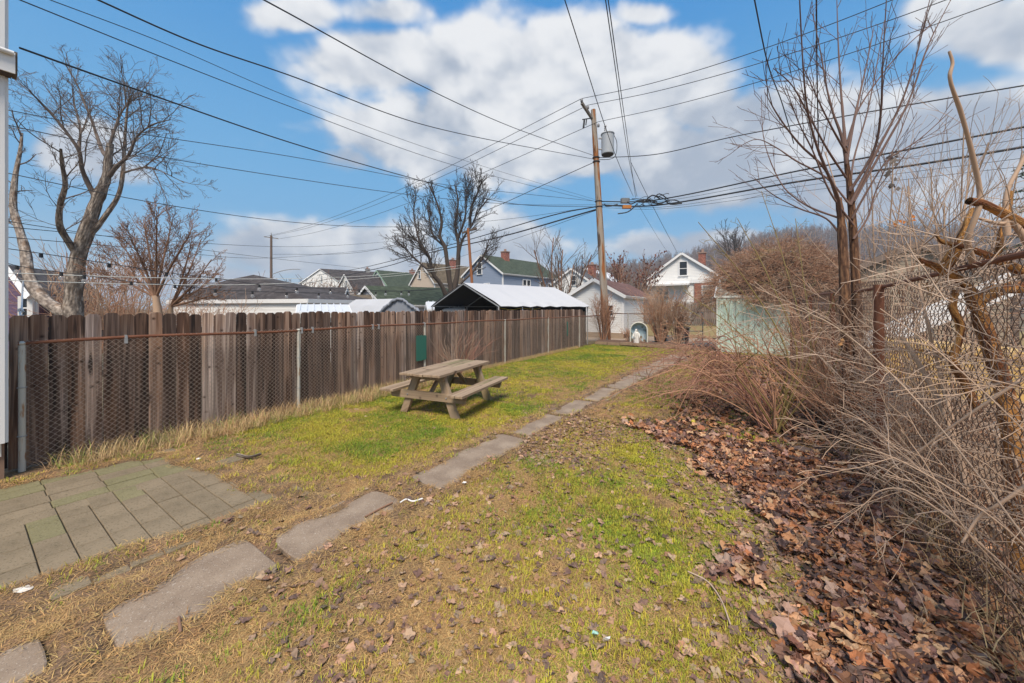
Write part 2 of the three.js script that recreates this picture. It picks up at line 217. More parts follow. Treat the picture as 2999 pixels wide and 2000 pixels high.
{
  const axis = (lo, a, b, step, hi) => { const r = []; for (let x = a, s = step * 2; x > lo; s *= 1.6) { x -= s; r.unshift(Math.max(lo, x)); } for (let x = a; x <= b + 1e-6; x += step) r.push(x); for (let x = b, s = step * 2; x < hi; s *= 1.6) { x += s; r.push(Math.min(hi, x)); } return r; };
  const us = axis(-700, -2.6, 19.6, 0.055, 900), vs = axis(-800, -0.4, 9.2, 0.055, 800), p = [], c = [], t = [], idx = [];
  for (const u of us) for (const v of vs) {
    const w = yd(u, v, groundH(u, v)); p.push(w.x, w.y, w.z); t.push(u / 1.4, v / 1.4);
    const z = zone(clamp(u, -4, 20), clamp(v, -1, 9.5));
    let k = mix3([0.44, 0.28, 0.12], [0.285, 0.19, 0.125], z.soil);                 // thatch, soil
    k = mix3(k, [0.215, 0.205, 0.035], z.green * 0.7);
    k = mix3(k, [0.17, 0.105, 0.07], smooth(0.35, 0.95, z.leaf) * 0.8);
    k = mix3(k, [0.26, 0.33, 0.03], z.moss * 0.85);
    if (u < -4 || u > 19.8 || v < -0.4 || v > 9) k = [0.22, 0.19, 0.12];
    c.push(...k);
  }
  const nv = vs.length;
  for (let i = 0; i < us.length - 1; i++) for (let j = 0; j < nv - 1; j++) { const q = i * nv + j; idx.push(q, q + 1, q + nv, q + 1, q + nv + 1, q + nv); }
  const g = new THREE.BufferGeometry(); g.setAttribute('position', new THREE.Float32BufferAttribute(p, 3)); g.setAttribute('color', new THREE.Float32BufferAttribute(c, 3)); g.setAttribute('uv', new THREE.Float32BufferAttribute(t, 2)); g.setIndex(idx); g.computeVertexNormals();
  if (g.attributes.normal.array[1] < 0) { idx.reverse(); g.setIndex(idx); g.computeVertexNormals(); }
  const soilTex = tex(1024, 1024, (x, y) => { const a = wrap(x, y, 12, 2, 5), f = noise(x * 300, y * 300, 2), s = Math.abs(noise(x * 40 + 20 * wrap(x, y, 6, 7, 2), y * 240, 9) - 0.5) * 2; let q = 0.62 + 0.45 * (a - 0.5) + 0.3 * (f - 0.5) + 0.25 * (s - 0.4); return [q * 1.04, q, q * 0.95]; });
  const soilB = tex(512, 512, (x, y) => { const q = wrap(x, y, 30, 4, 5); return [q, q, q]; }, false);
  struct('ground', g, new THREE.MeshStandardMaterial({ vertexColors: true, color: lin(1.5, 1.5, 1.5), map: soilTex, bumpMap: soilB, bumpScale: 0.02, roughness: 0.96 }));
}
// path slabs: worn concrete with ragged edges
{
  const g = new THREE.Group(); g.name = 'path'; g.userData.kind = 'structure'; scene.add(g);
  for (const [a, b, w, o] of slabs) {
    const c = pathV((a + b) / 2) + o, ring = [], n = 44;
    for (let k = 0; k < n; k++) { const q = k / n * 2 * Math.PI, cs = Math.cos(q), sn = Math.sin(q), su = Math.sign(cs) * Math.abs(cs) ** 0.35, sv = Math.sign(sn) * Math.abs(sn) ** 0.4, j = 0.9 + 0.3 * (noise(cs * 2 + a * 5, sn * 2, 3) - 0.35) + 0.12 * (noise(cs * 9 + a, sn * 9) - 0.5); ring.push([(a + b) / 2 + (b - a) / 2 * su * Math.min(1, 0.95 + 0.2 * (j - 0.9)), c + (w + 0.1) * sv * j]); }
    const s = new THREE.Shape(ring.map(([u, v]) => new THREE.Vector2(v, u))), e = new THREE.ExtrudeGeometry(s, { depth: 0.03, bevelEnabled: true, bevelSize: 0.008, bevelThickness: 0.004, bevelSegments: 1 });
    // shape plane (v, u) laid on the ground
    const m = new THREE.Matrix4().makeBasis(new V3(VX, 0, VZ), new V3(UX, 0, UZ), new V3(0, 1, 0)); m.setPosition(AX, -0.027, AZ); e.applyMatrix4(m);
    mesh('slab', e, concrete, g);
  }
}
// patio pavers, laid two ways
{
  const g = new THREE.Group(); g.name = 'patio'; g.userData.kind = 'structure'; scene.add(g);
  const paver = (k) => M([1, 1, 1], 0.95, { map: tex(256, 256, (x, y) => { const n = wrap(x, y, 5, k * 7, 4), f = noise(x * 120, y * 120, k), f2 = noise(x * 200, y * 200, k + 3); let c = mix3(k < 3 ? [0.42, 0.40, 0.28] : [0.44, 0.39, 0.31], k < 3 ? [0.54, 0.51, 0.38] : [0.56, 0.50, 0.41], n); c = mix3(c, [0.24, 0.22, 0.15], smooth(0.68, 0.95, f) * 0.5); return mix3(c, [0.62, 0.58, 0.5], smooth(0.72, 0.95, f2) * 0.45); }) });
  const mats = [0, 1, 2, 3, 4, 5].map(paver), geos = {};
  const put = (u, v, du, dv, green) => {
    const key = du + '_' + dv; if (!geos[key]) { const s = new THREE.Shape([new THREE.Vector2(-dv / 2, -du / 2), new THREE.Vector2(dv / 2, -du / 2), new THREE.Vector2(dv / 2, du / 2), new THREE.Vector2(-dv / 2, du / 2)]); const e = new THREE.ExtrudeGeometry(s, { depth: 0.04, bevelEnabled: true, bevelSize: 0.005, bevelThickness: 0.006, bevelSegments: 1, bevelOffset: -0.008 }); e.rotateX(-Math.PI / 2); geos[key] = e; }
    const cu = u + du / 2, cv = v + dv / 2; let ok = 0; for (const [a, b] of [[0.1, 0.1], [0.9, 0.1], [0.1, 0.9], [0.9, 0.9], [0.5, 0.5]]) if (patioE(u + du * a, v + dv * b) > -0.12) ok++;
    if (ok < 1 || (cu < 0.1 && cv < 0.75)) return;
    const o = mesh('paver', geos[key], mats[green ? Math.floor(rnd() * 3) : 3 + Math.floor(rnd() * 3)], g); o.position.copy(yd(cu, cv, -0.038 + rr(-0.003, 0.004))); o.rotation.set(rr(-0.008, 0.008), YAW + rr(-0.006, 0.006), rr(-0.008, 0.008), 'YXZ');
  };
  for (let r = 0, v = 0.45; v < 1.7; v += 0.2, r++) for (let u = -2.4 - (r % 2) * 0.01; u < 1.5; u += 0.36) put(u, v, 0.36, 0.2, rnd() < 1.0 - 0.45 * v);
  for (let c = 0, u = -2.4; u < 1.6; u += 0.18, c++) for (let v = 1.65 + (c % 2 ? 0 : 0.02); v < 3.4; v += 0.34) put(u, v, 0.18, 0.34, rnd() < 0.95 - 0.42 * v);
}
// alley behind the yard, its bank, the neighbour's drive
{
  const sheet = (pts, h) => { const G = new Geo(); G.face(...pts.map(([u, v]) => yd(u, v, h))); const g = G.build(); const t = g.attributes.uv.array, p = g.attributes.position.array; for (let i = 0; i < p.length / 3; i++) { t[i * 2] = p[i * 3] / 2; t[i * 2 + 1] = p[i * 3 + 2] / 2; } return g; };
  struct('alley', sheet([[19.45, -14], [19.45, 40], [24.6, 40], [24.6, -14]].reverse(), 0.008), M([1.25, 1.25, 1.27], 0.9, { map: concrete.map }));
  struct('driveway', sheet([[-6, 8.75], [-6, 12.5], [13, 12.5], [13, 8.75]], 0.006), M([1.15, 1.0, 0.85], 0.9, { map: concrete.map }));
  const bk = new Geo(); const N = 40; for (let i = 0; i < N; i++) for (let j = 0; j < 8; j++) { const f = (a, b) => { const v = -3 + a * 0.6, q = b / 8; return yd(24.65 + q * 3, v, 0.7 * smooth(0, 0.75, q) + 0.06 * noise(v * 3, q * 6)); }; bk.face(f(i, j), f(i + 1, j), f(i + 1, j + 1), f(i, j + 1)); }
  struct('bank', bk.build(), M([0.24, 0.19, 0.09], 0.95));
}
// ---------- grass, moss, thatch, leaf litter (ground cover nobody could count) ----------
function blades(n, R, h0, h1, lean, w) {
  const G = new Geo();
  for (let k = 0; k < n; k++) {
    const a = rnd() * 6.283, q = Math.sqrt(rnd()) * R, b = rnd() * 6.283, h = rr(h0, h1), l = rr(lean * 0.3, lean) , p = new V3(Math.cos(a) * q, -0.004, Math.sin(a) * q), s = new V3(Math.cos(b + 1.57) * w / 2, 0, Math.sin(b + 1.57) * w / 2), m = p.clone().add(new V3(Math.cos(b) * l * 0.35, h * 0.6, Math.sin(b) * l * 0.35)), e = p.clone().add(new V3(Math.cos(b) * l, h, Math.sin(b) * l));
    G.face(p.clone().sub(s), p.clone().add(s), m.clone().addScaledVector(s, 0.8), m.clone().addScaledVector(s, -0.8)); G.face(m.clone().addScaledVector(s, -0.8), m.clone().addScaledVector(s, 0.8), e);
  }
  return G.build();
}
function scatter(name, geo, mat, spots, label, category) {
  const im = new THREE.InstancedMesh(geo, mat, spots.length), m = new THREE.Matrix4(), q = new THREE.Quaternion(), e = new THREE.Euler();
  spots.forEach((s, i) => { e.set(s.rx || 0, s.ry, s.rz || 0, 'YXZ'); q.setFromEuler(e); m.compose(s.p, q, new V3(s.s, s.sy || s.s, s.s)); im.setMatrixAt(i, m); im.setColorAt(i, s.c); });
  im.name = name; im.castShadow = im.receiveShadow = true; im.userData.kind = 'stuff'; scene.add(im); return tag(im, label, category);
}
const vary = (c, a) => { const k = 1 + rr(-a, a); return lin(c[0] * k * (1 + rr(-0.12, 0.12)), c[1] * k, c[2] * k); };
const leafyMat = (r = 0.9) => new THREE.MeshStandardMaterial({ color: 0xffffff, roughness: r, side: THREE.DoubleSide });
{
  const green = [], straw = [], mossy = [];
  const tryAt = (near) => { const u = near ? rr(-2.2, 5.5) : rr(4, 17.4), v = near ? rr(0.35, 8.0) : rr(0.25, 8.0); return [u, v]; };
  for (let k = 0; k < 150000; k++) {
    const near = k < 105000, [u, v] = tryAt(near); const p = yd(u, v); if (p.z > -1.2) continue; if (Math.abs(p.x) > -p.z * 1.5 + 0.3) continue; if (under(u, v)) { if (rnd() > 0.012 + 0.25 * smooth(0.55, 0.75, fbm(u * 2.3 + 40, v * 2.3, 3, 3))) continue; }
    const z = zone(u, v); p.y = groundH(u, v); const sc = near ? 1 : 1.25;
    const roll = rnd();
    if (z.moss > 0.4 && rnd() < 0.5) mossy.push({ p, ry: rnd() * 6.28, s: rr(0.5, 1.1) * sc, c: vary([0.30, 0.38, 0.03], 0.25) });
    else if (roll < z.green * 0.85) { const yel = fbm(u * 1.1 + 5, v * 1.1, 21, 3); green.push({ p, ry: rnd() * 6.28, s: rr(0.7, 1.35) * sc, c: vary(mix3([0.13, 0.235, 0.016], [0.43, 0.375, 0.04], smooth(0.22, 0.68, yel + rr(-0.25, 0.25))), 0.35) }); }
    if (roll > z.green * 0.8 && roll < 0.28 + 0.62 * (1 - z.soil) - 0.35 * smooth(0.6, 1, z.leaf)) straw.push({ p, ry: rnd() * 6.28, s: rr(0.7, 1.4) * sc, c: vary(mix3([0.58, 0.375, 0.145], [0.31, 0.185, 0.08], rnd()), 0.3) });
  }
  scatter('grass', blades(16, 0.05, 0.012, 0.038, 0.03, 0.0042), leafyMat(), green, 'short patchy green lawn grass of the yard', 'grass');
  scatter('dead_grass', blades(15, 0.065, 0.004, 0.016, 0.07, 0.0035), leafyMat(), straw, 'flat straw coloured dead grass thatch between the green', 'dead grass');
  scatter('moss', blades(16, 0.05, 0.006, 0.018, 0.012, 0.008), leafyMat(), mossy, 'bright yellow green moss by the fallen leaves', 'moss');
  const tall = [];
  for (let k = 0; k < 2600; k++) { const u = Math.pow(rnd(), 0.8) * 15.5 + 0.2, v = 0.1 + Math.pow(rnd(), 1.6) * (u < 7 ? 0.6 : 0.25); tall.push({ p: yd(u, v, -0.005), ry: rnd() * 6.28, s: rr(0.4, 1.1) * (u < 7 ? 1 : 0.55), c: vary(rnd() < 0.16 ? [0.30, 0.34, 0.08] : mix3([0.60, 0.43, 0.22], [0.42, 0.28, 0.14], rnd()), 0.25) }); }
  for (let k = 0; k < 420; k++) { const u = rr(2.2, 12), v = 8.25 + rr(-0.15, 0.25); tall.push({ p: yd(u, v, -0.005), ry: rnd() * 6.28, s: rr(0.4, 1.1), c: vary(mix3([0.56, 0.40, 0.20], [0.40, 0.26, 0.14], rnd()), 0.25) }); }
  scatter('tall_dry_grass', blades(13, 0.08, 0.05, 0.26, 0.36, 0.0055), leafyMat(), tall, 'long straw coloured dry grass along the foot of the fences', 'dry grass');
}
// leaves: a lobed blade with a fold along the middle and curled lobes
function leafGeo(kind) {
  const out = []; const n = 13;
  for (let k = 0; k <= n; k++) { const t = k / n, lobe = kind === 0 ? 0.62 + 0.38 * Math.abs(Math.sin(t * Math.PI * 2.5)) : kind === 1 ? 0.8 + 0.12 * Math.sin(t * 22) : 0.55 + 0.45 * Math.abs(Math.cos(t * Math.PI * 2)); out.push([Math.sin(t * Math.PI) * 0.5 * lobe * (kind === 1 ? 0.62 : 1), (t - 0.5) * 1.0 + (kind === 1 ? 0 : 0.06 * Math.sin(t * 15))]); }
  const G = new Geo(), curl = [0.34, 0.28, 0.2][kind], bend = [0.25, -0.3, 0.35][kind], P3 = (x, y) => new V3(x, curl * Math.abs(x) * (kind === 2 ? -0.6 : 1) + bend * y * y + 0.06 * Math.sin(y * 11 + x * 9), y);
  for (const s of [-1, 1]) for (let k = 0; k < n; k++) { const [x0, y0] = out[k], [x1, y1] = out[k + 1], a = P3(0, y0), b = P3(0, y1), c = P3(s * x1, y1), d = P3(s * x0, y0); if (s > 0) G.face(a, b, c, d); else G.face(a, d, c, b); }
  const st = curve([P3(0, -0.5), P3(0.03, -0.62), P3(0.08, -0.75)], 2); G.tube(st, 0.012, 3, false);
  return G.build();
}
const leafGeos = [0, 1, 2].map(leafGeo);
const leafTones = [[0.29, 0.125, 0.06], [0.42, 0.205, 0.095], [0.17, 0.078, 0.052], [0.52, 0.31, 0.175], [0.20, 0.115, 0.09], [0.36, 0.22, 0.165], [0.085, 0.05, 0.042], [0.36, 0.15, 0.06]];
{
  const beds = [[], [], []], near = [];
  for (let k = 0; k < 92000; k++) {
    const f = k < 64000, u = f ? rr(0.5, 5.5) : rr(3, 16.5), v = f ? rr(3.2, 8.6) : rr(0.5, 8.5), p = yd(u, v); if (p.z > -1.25 || Math.abs(p.x) > -p.z * 1.5 + 0.3) continue;
    const z = zone(u, v), d = z.leaf > 0.5 ? z.leaf : z.leaf * (v > 3.8 || rnd() < 0.3 ? 0.62 : 0.15); if (rnd() > d * (under(u, v) ? 0.1 : 1) * (v > 8.15 ? 0.4 : 1)) continue;
    const thick = z.leaf > 0.6; p.y = groundH(u, v) + (thick ? rr(0.005, 0.07) : rr(0.008, 0.02));
    const s = (0.035 + 0.085 * rnd() ** 1.4) * (thick ? 1.08 : 0.66), c = vary(thick ? pick(leafTones) : pick([[0.33, 0.19, 0.11], [0.36, 0.23, 0.15], [0.26, 0.145, 0.08], [0.21, 0.13, 0.095], [0.42, 0.28, 0.175], [0.17, 0.10, 0.075]]), 0.25), tl = thick ? 0.8 : 0.4;
    const sp = { p, ry: rnd() * 6.28, rx: rr(-tl, tl) + (rnd() < 0.3 ? 3.14 : 0), rz: rr(-tl, tl), s, c, b: Math.floor(rnd() * 3), sc: s / -p.z, thick };
    near.push(sp);
  }
  near.sort((a, b) => b.sc - a.sc);
  const mats = leafTones.concat([[0.42, 0.29, 0.2], [0.36, 0.22, 0.14]]).map((c) => { const m = M(c, 0.75, { side: THREE.DoubleSide }); return m; });
  near.forEach((s, i) => {
    if (i < 300) { const o = single('fallen_leaf', leafGeos[s.b], mats[s.thick ? Math.floor(rnd() * 8) : 8 + Math.floor(rnd() * 2)], s.thick ? 'curled brown leaf lying in the deep leaf drift by the wire fence' : 'dry tan leaf lying singly on the thin grass', 'leaf', s.thick ? 'leaves in the drift along the wire fence' : 'single leaves on the grass'); o.position.copy(s.p); o.rotation.set(s.rx, s.ry, s.rz, 'YXZ'); o.scale.setScalar(s.s); }
    else beds[s.b].push(s);
  });
  beds.forEach((b, k) => scatter(['leaf_litter', 'leaf_litter_001', 'leaf_litter_002'][k], leafGeos[k], leafyMat(0.75), b, ['lobed brown fallen leaves strewn over the ground', 'narrow brown fallen leaves strewn over the ground', 'wide curled brown fallen leaves strewn over the ground'][k], 'leaf litter'));
}
// small scraps lying about
{
  const scrap = (x, y, s, m, label) => { const G = new Geo(), c = gr(x, y); c.y = 0.012; const r = []; for (let k = 0; k < 6; k++) { const a = k / 6 * 6.283; r.push(new V3(Math.cos(a) * s * rr(0.5, 1), 0.004 + rr(0, 0.02), Math.sin(a) * s * rr(0.3, 0.7))); } const q = new V3(0, 0.02, 0); for (let k = 0; k < 6; k++) { G.face(q, r[(k + 1) % 6], r[k]); G.face(new V3(0, 0, 0), r[k], r[(k + 1) % 6]); } const o = single('scrap', G.build(), m, label, 'scrap'); o.position.copy(c); };
  scrap(70, 1735, 0.07, M([0.75, 0.7, 0.62], 0.8), 'torn white paper scrap on straw beside the paving');
  scrap(1745, 1865, 0.03, M([0.35, 0.6, 0.5], 0.6), 'small mint green wrapper on the grass');
  scrap(2485, 1555, 0.045, M([0.75, 0.62, 0.66], 0.7), 'pinkish paper scrap on the brown leaves');
  scrap(2605, 1738, 0.04, M([0.75, 0.76, 0.62], 0.7), 'pale yellow wrapper among the brown leaves');
  scrap(1778, 1882, 0.025, M([0.8, 0.8, 0.78], 0.7), 'tiny crumpled white tissue on the grass');
  scrap(582, 1350, 0.04, M([0.8, 0.79, 0.75], 0.7), 'narrow white scrap on the grass by the paving');
  scrap(1360, 1421, 0.03, M([0.8, 0.8, 0.76], 0.7), 'white scrap at the end of the path slab');
  const st = (pts, r, m, name, label) => { const c = curve(pts.map(([x, y]) => { const p = gr(x, y); p.y = r + 0.012; return p; }), 14); single(name, new Geo().tube(c, r, 5).build(), m, label, name.replace('_', ' ')); };
  st([[2015, 1680], [2070, 1708], [2110, 1760], [2140, 1838]], 0.005, barkPale, 'fallen_stick', 'thin crooked bare stick lying on the grass near the leaf drift');
  st([[1070, 1520], [1110, 1498], [1150, 1478]], 0.009, barkBrown, 'fallen_stick', 'short brown stick across the path slab end');
  st([[1172, 1478], [1190, 1468], [1210, 1474], [1238, 1466]], 0.008, trimW, 'rope_scrap', 'short knotted piece of white rope on the grass');
  st([[695, 1338], [735, 1345], [765, 1336]], 0.018, barkGrey, 'fallen_stick', 'broken grey branch piece lying on green grass by the paving');
  st([[1258, 1235], [1276, 1228]], 0.006, M([0.7, 0.45, 0.06], 0.6), 'pencil', 'orange yellow pencil like stick on soil by the picnic table');
  st([[530, 1862], [524, 1818]], 0.009, barkBrown, 'fallen_stick', 'stubby dark brown stick lying on straw');
  const ball = new THREE.SphereGeometry(0.035, 14, 10); ball.scale(1, 0.95, 1.05); const b = single('yellow_ball', ball, M([0.6, 0.5, 0.06], 0.8), 'small yellow ball on the grass below the arching shrub', 'ball'); b.position.copy(gr(2031, 1240)).setY(0.03);
}

// ---------- board fence along the left side, with its chain link fence in front ----------
function chainMesh(L, h, c, r, y0 = 0.03, sag = 0) {   // woven wire in the local xy plane
  const G = new Geo(), w = c / 2, n = Math.floor(L / w), m = Math.round((h - y0) / w);
  for (let i = 0; i <= n; i++) {
    const pts = []; for (let k = 0; k <= m; k++) { const x = clamp(i * w + ((k + i) % 2 ? w * 1.05 : -w * 0.05), 0, L); pts.push(new V3(x + sag * (noise(i * 0.15, k * 0.1) - 0.5), y0 + k * w, (k % 2 ? 1 : -1) * r * 1.1 + 0.01 * (noise(i * 0.08, k * 0.15, 5) - 0.5))); }
    G.tube(pts, r, 3, false);
  }
  return G.build();
}
{
  const f = thing('board_fence', 'tall weathered brown dog eared board fence along the lawn', 'fence', yd(0, 0), YAW);
  const W = 0.142, Hh = 1.755, ear = 0.032, geos = [];
  for (let b = 0; b < NB; b++) for (const lift of [0, 1]) {
    const s = new THREE.Shape([[-W / 2, 0], [W / 2, 0], [W / 2, Hh - ear], [W / 2 - ear, Hh], [-W / 2 + ear, Hh], [-W / 2, Hh - ear]].map(([x, y]) => new THREE.Vector2(x, y)));
    const e = new THREE.ExtrudeGeometry(s, { depth: 0.014, bevelEnabled: true, bevelSize: 0.002, bevelThickness: 0.002, bevelSegments: 1, bevelOffset: -0.002 });
    const t = e.attributes.uv.array, p = e.attributes.position.array; for (let i = 0; i < p.length / 3; i++) { t[i * 2] = (b + 0.04 + 0.92 * clamp(p[i * 3] / W + 0.5)) / NB; t[i * 2 + 1] = clamp(p[i * 3 + 1] / Hh) * 0.98 + 0.01; if (lift) { t[i * 2] = (2 * b + 1) / NB - t[i * 2]; t[i * 2 + 1] = 1 - t[i * 2 + 1]; } }
    e.rotateY(Math.PI / 2); geos.push(e);
  }
  let q = -0.35; let k = 0;
  while (q < 16.6) { const o = mesh('board', geos[Math.floor(rnd() * NB * 2)], boardMats[Math.floor(noise(k * 0.55, 4) * 2.4 + rnd() * 2.59)], f); o.position.set(-0.02 + rr(-0.004, 0.006), 0.02 + rr(-0.02, 0.018), -q - 0.07); o.rotation.x = rr(-0.006, 0.006); if (rnd() < 0.5) { o.rotation.y = Math.PI; o.position.x += 0.014; } q += W + rr(0.001, 0.007); k++; }
  for (const h of [0.35, 1.0, 1.52]) mesh('rail', box(0.04, 0.085, 17, -0.045, h, -8.2), boardMats[1], f);
  for (let p = 0; p < 17; p += 2.4) mesh('post', box(0.09, 1.68, 0.09, -0.11, 0.83, -p - 0.3), boardMats[3], f);

  const c = thing('chain_link_fence', 'low rusty chain link fence in front of the board fence', 'fence', yd(0, 0.13), YAW);
  const segs = 7, L = 19.3;
  const rp = []; for (let i = 0; i <= 80; i++) { const u = i / 80 * L; rp.push(new V3(0, 1.455 + 0.012 * Math.sin(u * 1.7) - 0.008 * noise(u, 2), -u)); }
  mesh('top_rail', new Geo().tube(rp, 0.021, 8).build(), rust, c);
  for (const u of [0.03, 3.05, 6.12, 9.7, 12.8, 16, 19.2]) { const P1 = new Geo().tube([new V3(-0.005, 0, -u), new V3(-0.005, 1.43, -u)], 0.029, 10).build(), cap = new THREE.SphereGeometry(0.036, 10, 6); cap.scale(1, 0.7, 1); cap.translate(-0.005, 1.45, -u); const o = mesh('post', P1, galv, c); mesh('cap', cap, galv, o); for (const h of [0.4, 0.95]) mesh('tie_band', new THREE.TorusGeometry(0.033, 0.006, 5, 12).rotateX(Math.PI / 2).translate(-0.005, h, -u), steel, o); }
  for (let i = 0; i < segs; i++) { const g = chainMesh(L / segs, 1.49, 0.066, 0.0030); g.rotateY(Math.PI / 2); g.translate(0.012, 0, -i * L / segs); mesh('wire_mesh', g, meshWire, c); }
  for (const u of [0.85, 2.35, 3.1, 3.3, 4.6, 4.75, 6.1]) { const cl = merge([box(0.055, 0.05, 0.02, 0, 1.47, -u), box(0.03, 0.09, 0.03, 0.01, 1.43, -u)]); mesh('rail_clamp', cl, steel, c); }
  // green slat squares woven in the wire
  const slat = (u, v, w, h, y) => { const g = thing('green_slat_panel', w > 0.2 ? 'upright green plastic slats woven into the wire behind the picnic table' : 'narrow dark green plastic strip on the wire near the far corner', 'slats', yd(u, v, y), YAW); const n = Math.max(1, Math.round(w / 0.05)); for (let i = 0; i < n; i++) { const e = box(0.008, h + rr(-0.02, 0.02), w / n - 0.006, 0.02, h / 2, -(i + 0.5) * w / n); mesh('slat', e, M([0.03, 0.15, 0.115], 0.5), g); } };
  slat(5.8, 0.15, 0.34, 0.62, 0.55); slat(14.5, 0.15, 0.12, 0.62, 0.62);
}
// right side chain link fence, taller and rusty
{
  const V = 8.2, f = thing('chain_link_fence', 'tall rusty chain link fence overgrown with brush beside the leaf drift', 'fence', yd(0, V), YAW), L = 15.6, U0 = 0.2, hgt = 2.12;
  const rp = []; for (let i = 0; i <= 60; i++) { const u = U0 + i / 60 * L; rp.push(new V3(0, hgt + 0.03 * Math.sin(u * 0.8) - 0.02, -u)); }
  mesh('top_rail', new Geo().tube(rp, 0.018, 9).build(), rust, f);
  for (const u of [0.3, 2.3, 5.05, 7.8, 10.6, 13.3, 15.7]) mesh('post', new Geo().tube([new V3(-0.03, 0, -u), new V3(-0.03, 2.1, -u)], u === 5.05 ? 0.045 : 0.034, 10).build(), rust, f);
  for (let i = 0; i < 6; i++) { const g = chainMesh(L / 6, hgt + 0.05, 0.072, 0.0027, 0.05, 0.014); g.rotateY(Math.PI / 2); g.translate(0.01, 0, -U0 - i * L / 6); mesh('wire_mesh', g, meshRust, f); }
}
// back chain link fence and gate
{
  const U = 19.3, f = thing('chain_link_fence', 'dark chain link fence behind the raised bed and utility pole', 'fence', yd(U, 0), YAW);
  mesh('top_rail', new Geo().tube([new V3(0.1, 1.55, 0), new V3(4.12, 1.55, 0)], 0.022, 8).build(), meshRust, f);
  for (const v of [1.5, 3.0, 4.12]) mesh('post', new Geo().tube([new V3(v, 0, 0), new V3(v, 1.6, 0)], 0.03, 8).build(), galv, f);
  const g = chainMesh(3.98, 1.56, 0.07, 0.0026); g.translate(0.12, 0, 0.02); mesh('wire_mesh', g, meshWire, f);
  const t = thing('gate', 'narrow open chain link gate with grey pipe frame beside the green shed', 'gate', yd(U, 4.22), YAW + 0.35);
  mesh('frame', merge([new Geo().tube([new V3(0, 0.06, 0), new V3(0, 1.62, 0)], 0.026, 8).build(), new Geo().tube([new V3(0.85, 0.06, 0), new V3(0.85, 1.62, 0)], 0.026, 8).build(), new Geo().tube([new V3(0, 1.62, 0), new V3(0.85, 1.62, 0)], 0.024, 8).build(), new Geo().tube([new V3(0, 0.08, 0), new V3(0.85, 0.08, 0)], 0.024, 8).build(), new Geo().tube([new V3(0, 0.72, 0), new V3(0.85, 0.72, 0)], 0.022, 8).build()]), galv, t);
  const w = chainMesh(0.82, 1.58, 0.07, 0.0026, 0.1); w.translate(0.02, 0, 0); mesh('wire_mesh', w, meshWire, t);
  const p = thing('gate_post', 'rusty brown steel post between gate and green shed', 'post', yd(19.3, 6.0), 0); mesh('pipe', new Geo().tube([new V3(0, 0, 0), new V3(0, 1.75, 0)], 0.045, 10).build(), rust, p); mesh('cap', new THREE.SphereGeometry(0.05, 10, 6).translate(0, 1.76, 0), rust, p);
}
// grey picket fence across the alley
{
  const f = thing('picket_fence', 'grey pointed picket fence on the bank across the alley', 'fence', yd(26.6, 0, 0.68), YAW), geos = [0, 1].map((k) => { const w = 0.095 + k * 0.01, s = new THREE.Shape([[-w / 2, 0], [w / 2, 0], [w / 2, 1.5], [0.012, 1.66], [-0.012, 1.66], [-w / 2, 1.5]].map(([x, y]) => new THREE.Vector2(x, y))); return new THREE.ExtrudeGeometry(s, { depth: 0.02, bevelEnabled: false }); });
  const pm = [greyWood, M([0.8, 0.78, 0.74], 0.9, { map: greyWood.map }), M([0.68, 0.64, 0.6], 0.9, { map: greyWood.map })];
  for (let v = 0.6; v < 8.6; v += 0.118) { const o = mesh('picket', pick(geos), pick(pm), f); o.position.set(v, rr(-0.03, 0.03) - 0.04, 0); }
  for (const h of [0.35, 1.25]) mesh('rail', box(8, 0.09, 0.04, 4.6, h, -0.025), greyWood, f);
}
// raised bed edging
{
  const e = thing('bed_edging', 'row of low pale concrete edging blocks before the statue', 'edging');
  for (let i = 0; i < 7; i++) { const v0 = 0.35 + i * 0.62, u0 = 17.55 + Math.sin(i * 0.6) * 0.06 + 0.03 * i; const g = box(0.6, 0.13, 0.1); g.rotateY(YAW + rr(-0.05, 0.05)); const c = yd(u0, v0 + 0.3, 0.085 + rr(-0.015, 0.01)); g.translate(c.x, c.y, c.z); mesh('edging_block', g, M([1.05, 0.98, 0.85], 0.95, { map: concrete.map }), e); }
  const st = new THREE.IcosahedronGeometry(0.14, 3), p = st.attributes.position; for (let i = 0; i < p.count; i++) { const k = 0.85 + 0.35 * noise(p.getX(i) * 12, p.getY(i) * 12, p.getZ(i) * 12); p.setXYZ(i, p.getX(i) * k, p.getY(i) * k * 0.8, p.getZ(i) * k); } st.computeVertexNormals();
  const o = single('stone', st, M([1.1, 1.05, 1], 0.95, { map: concrete.map }), 'rounded pale stone at the end of the bed edging', 'stone'); o.position.copy(yd(17.75, 4.72, 0.08));
  const r2 = single('stone', st, M([0.17, 0.115, 0.09], 0.85), 'flat brown stone among leaves under the shrub', 'stone'); r2.position.copy(gr(2348, 1325)).setY(0.02); r2.scale.set(1.1, 0.5, 0.7);
  const soil = new Geo(), N = 24; for (let i = 0; i < N; i++) for (let j = 0; j < 5; j++) { const h = (a, b) => yd(17.68 + b * 0.34, 0.25 + a * 0.18, 0.02 + 0.14 * Math.sin(Math.PI * clamp(b / 5 * 0.9 + 0.12)) + 0.05 * noise(a * 0.9, b * 2.2)); soil.face(h(i, j), h(i + 1, j), h(i + 1, j + 1), h(i, j + 1)); }
  struct('planting_bed', soil.build(), M([0.12, 0.07, 0.045], 0.97));
}
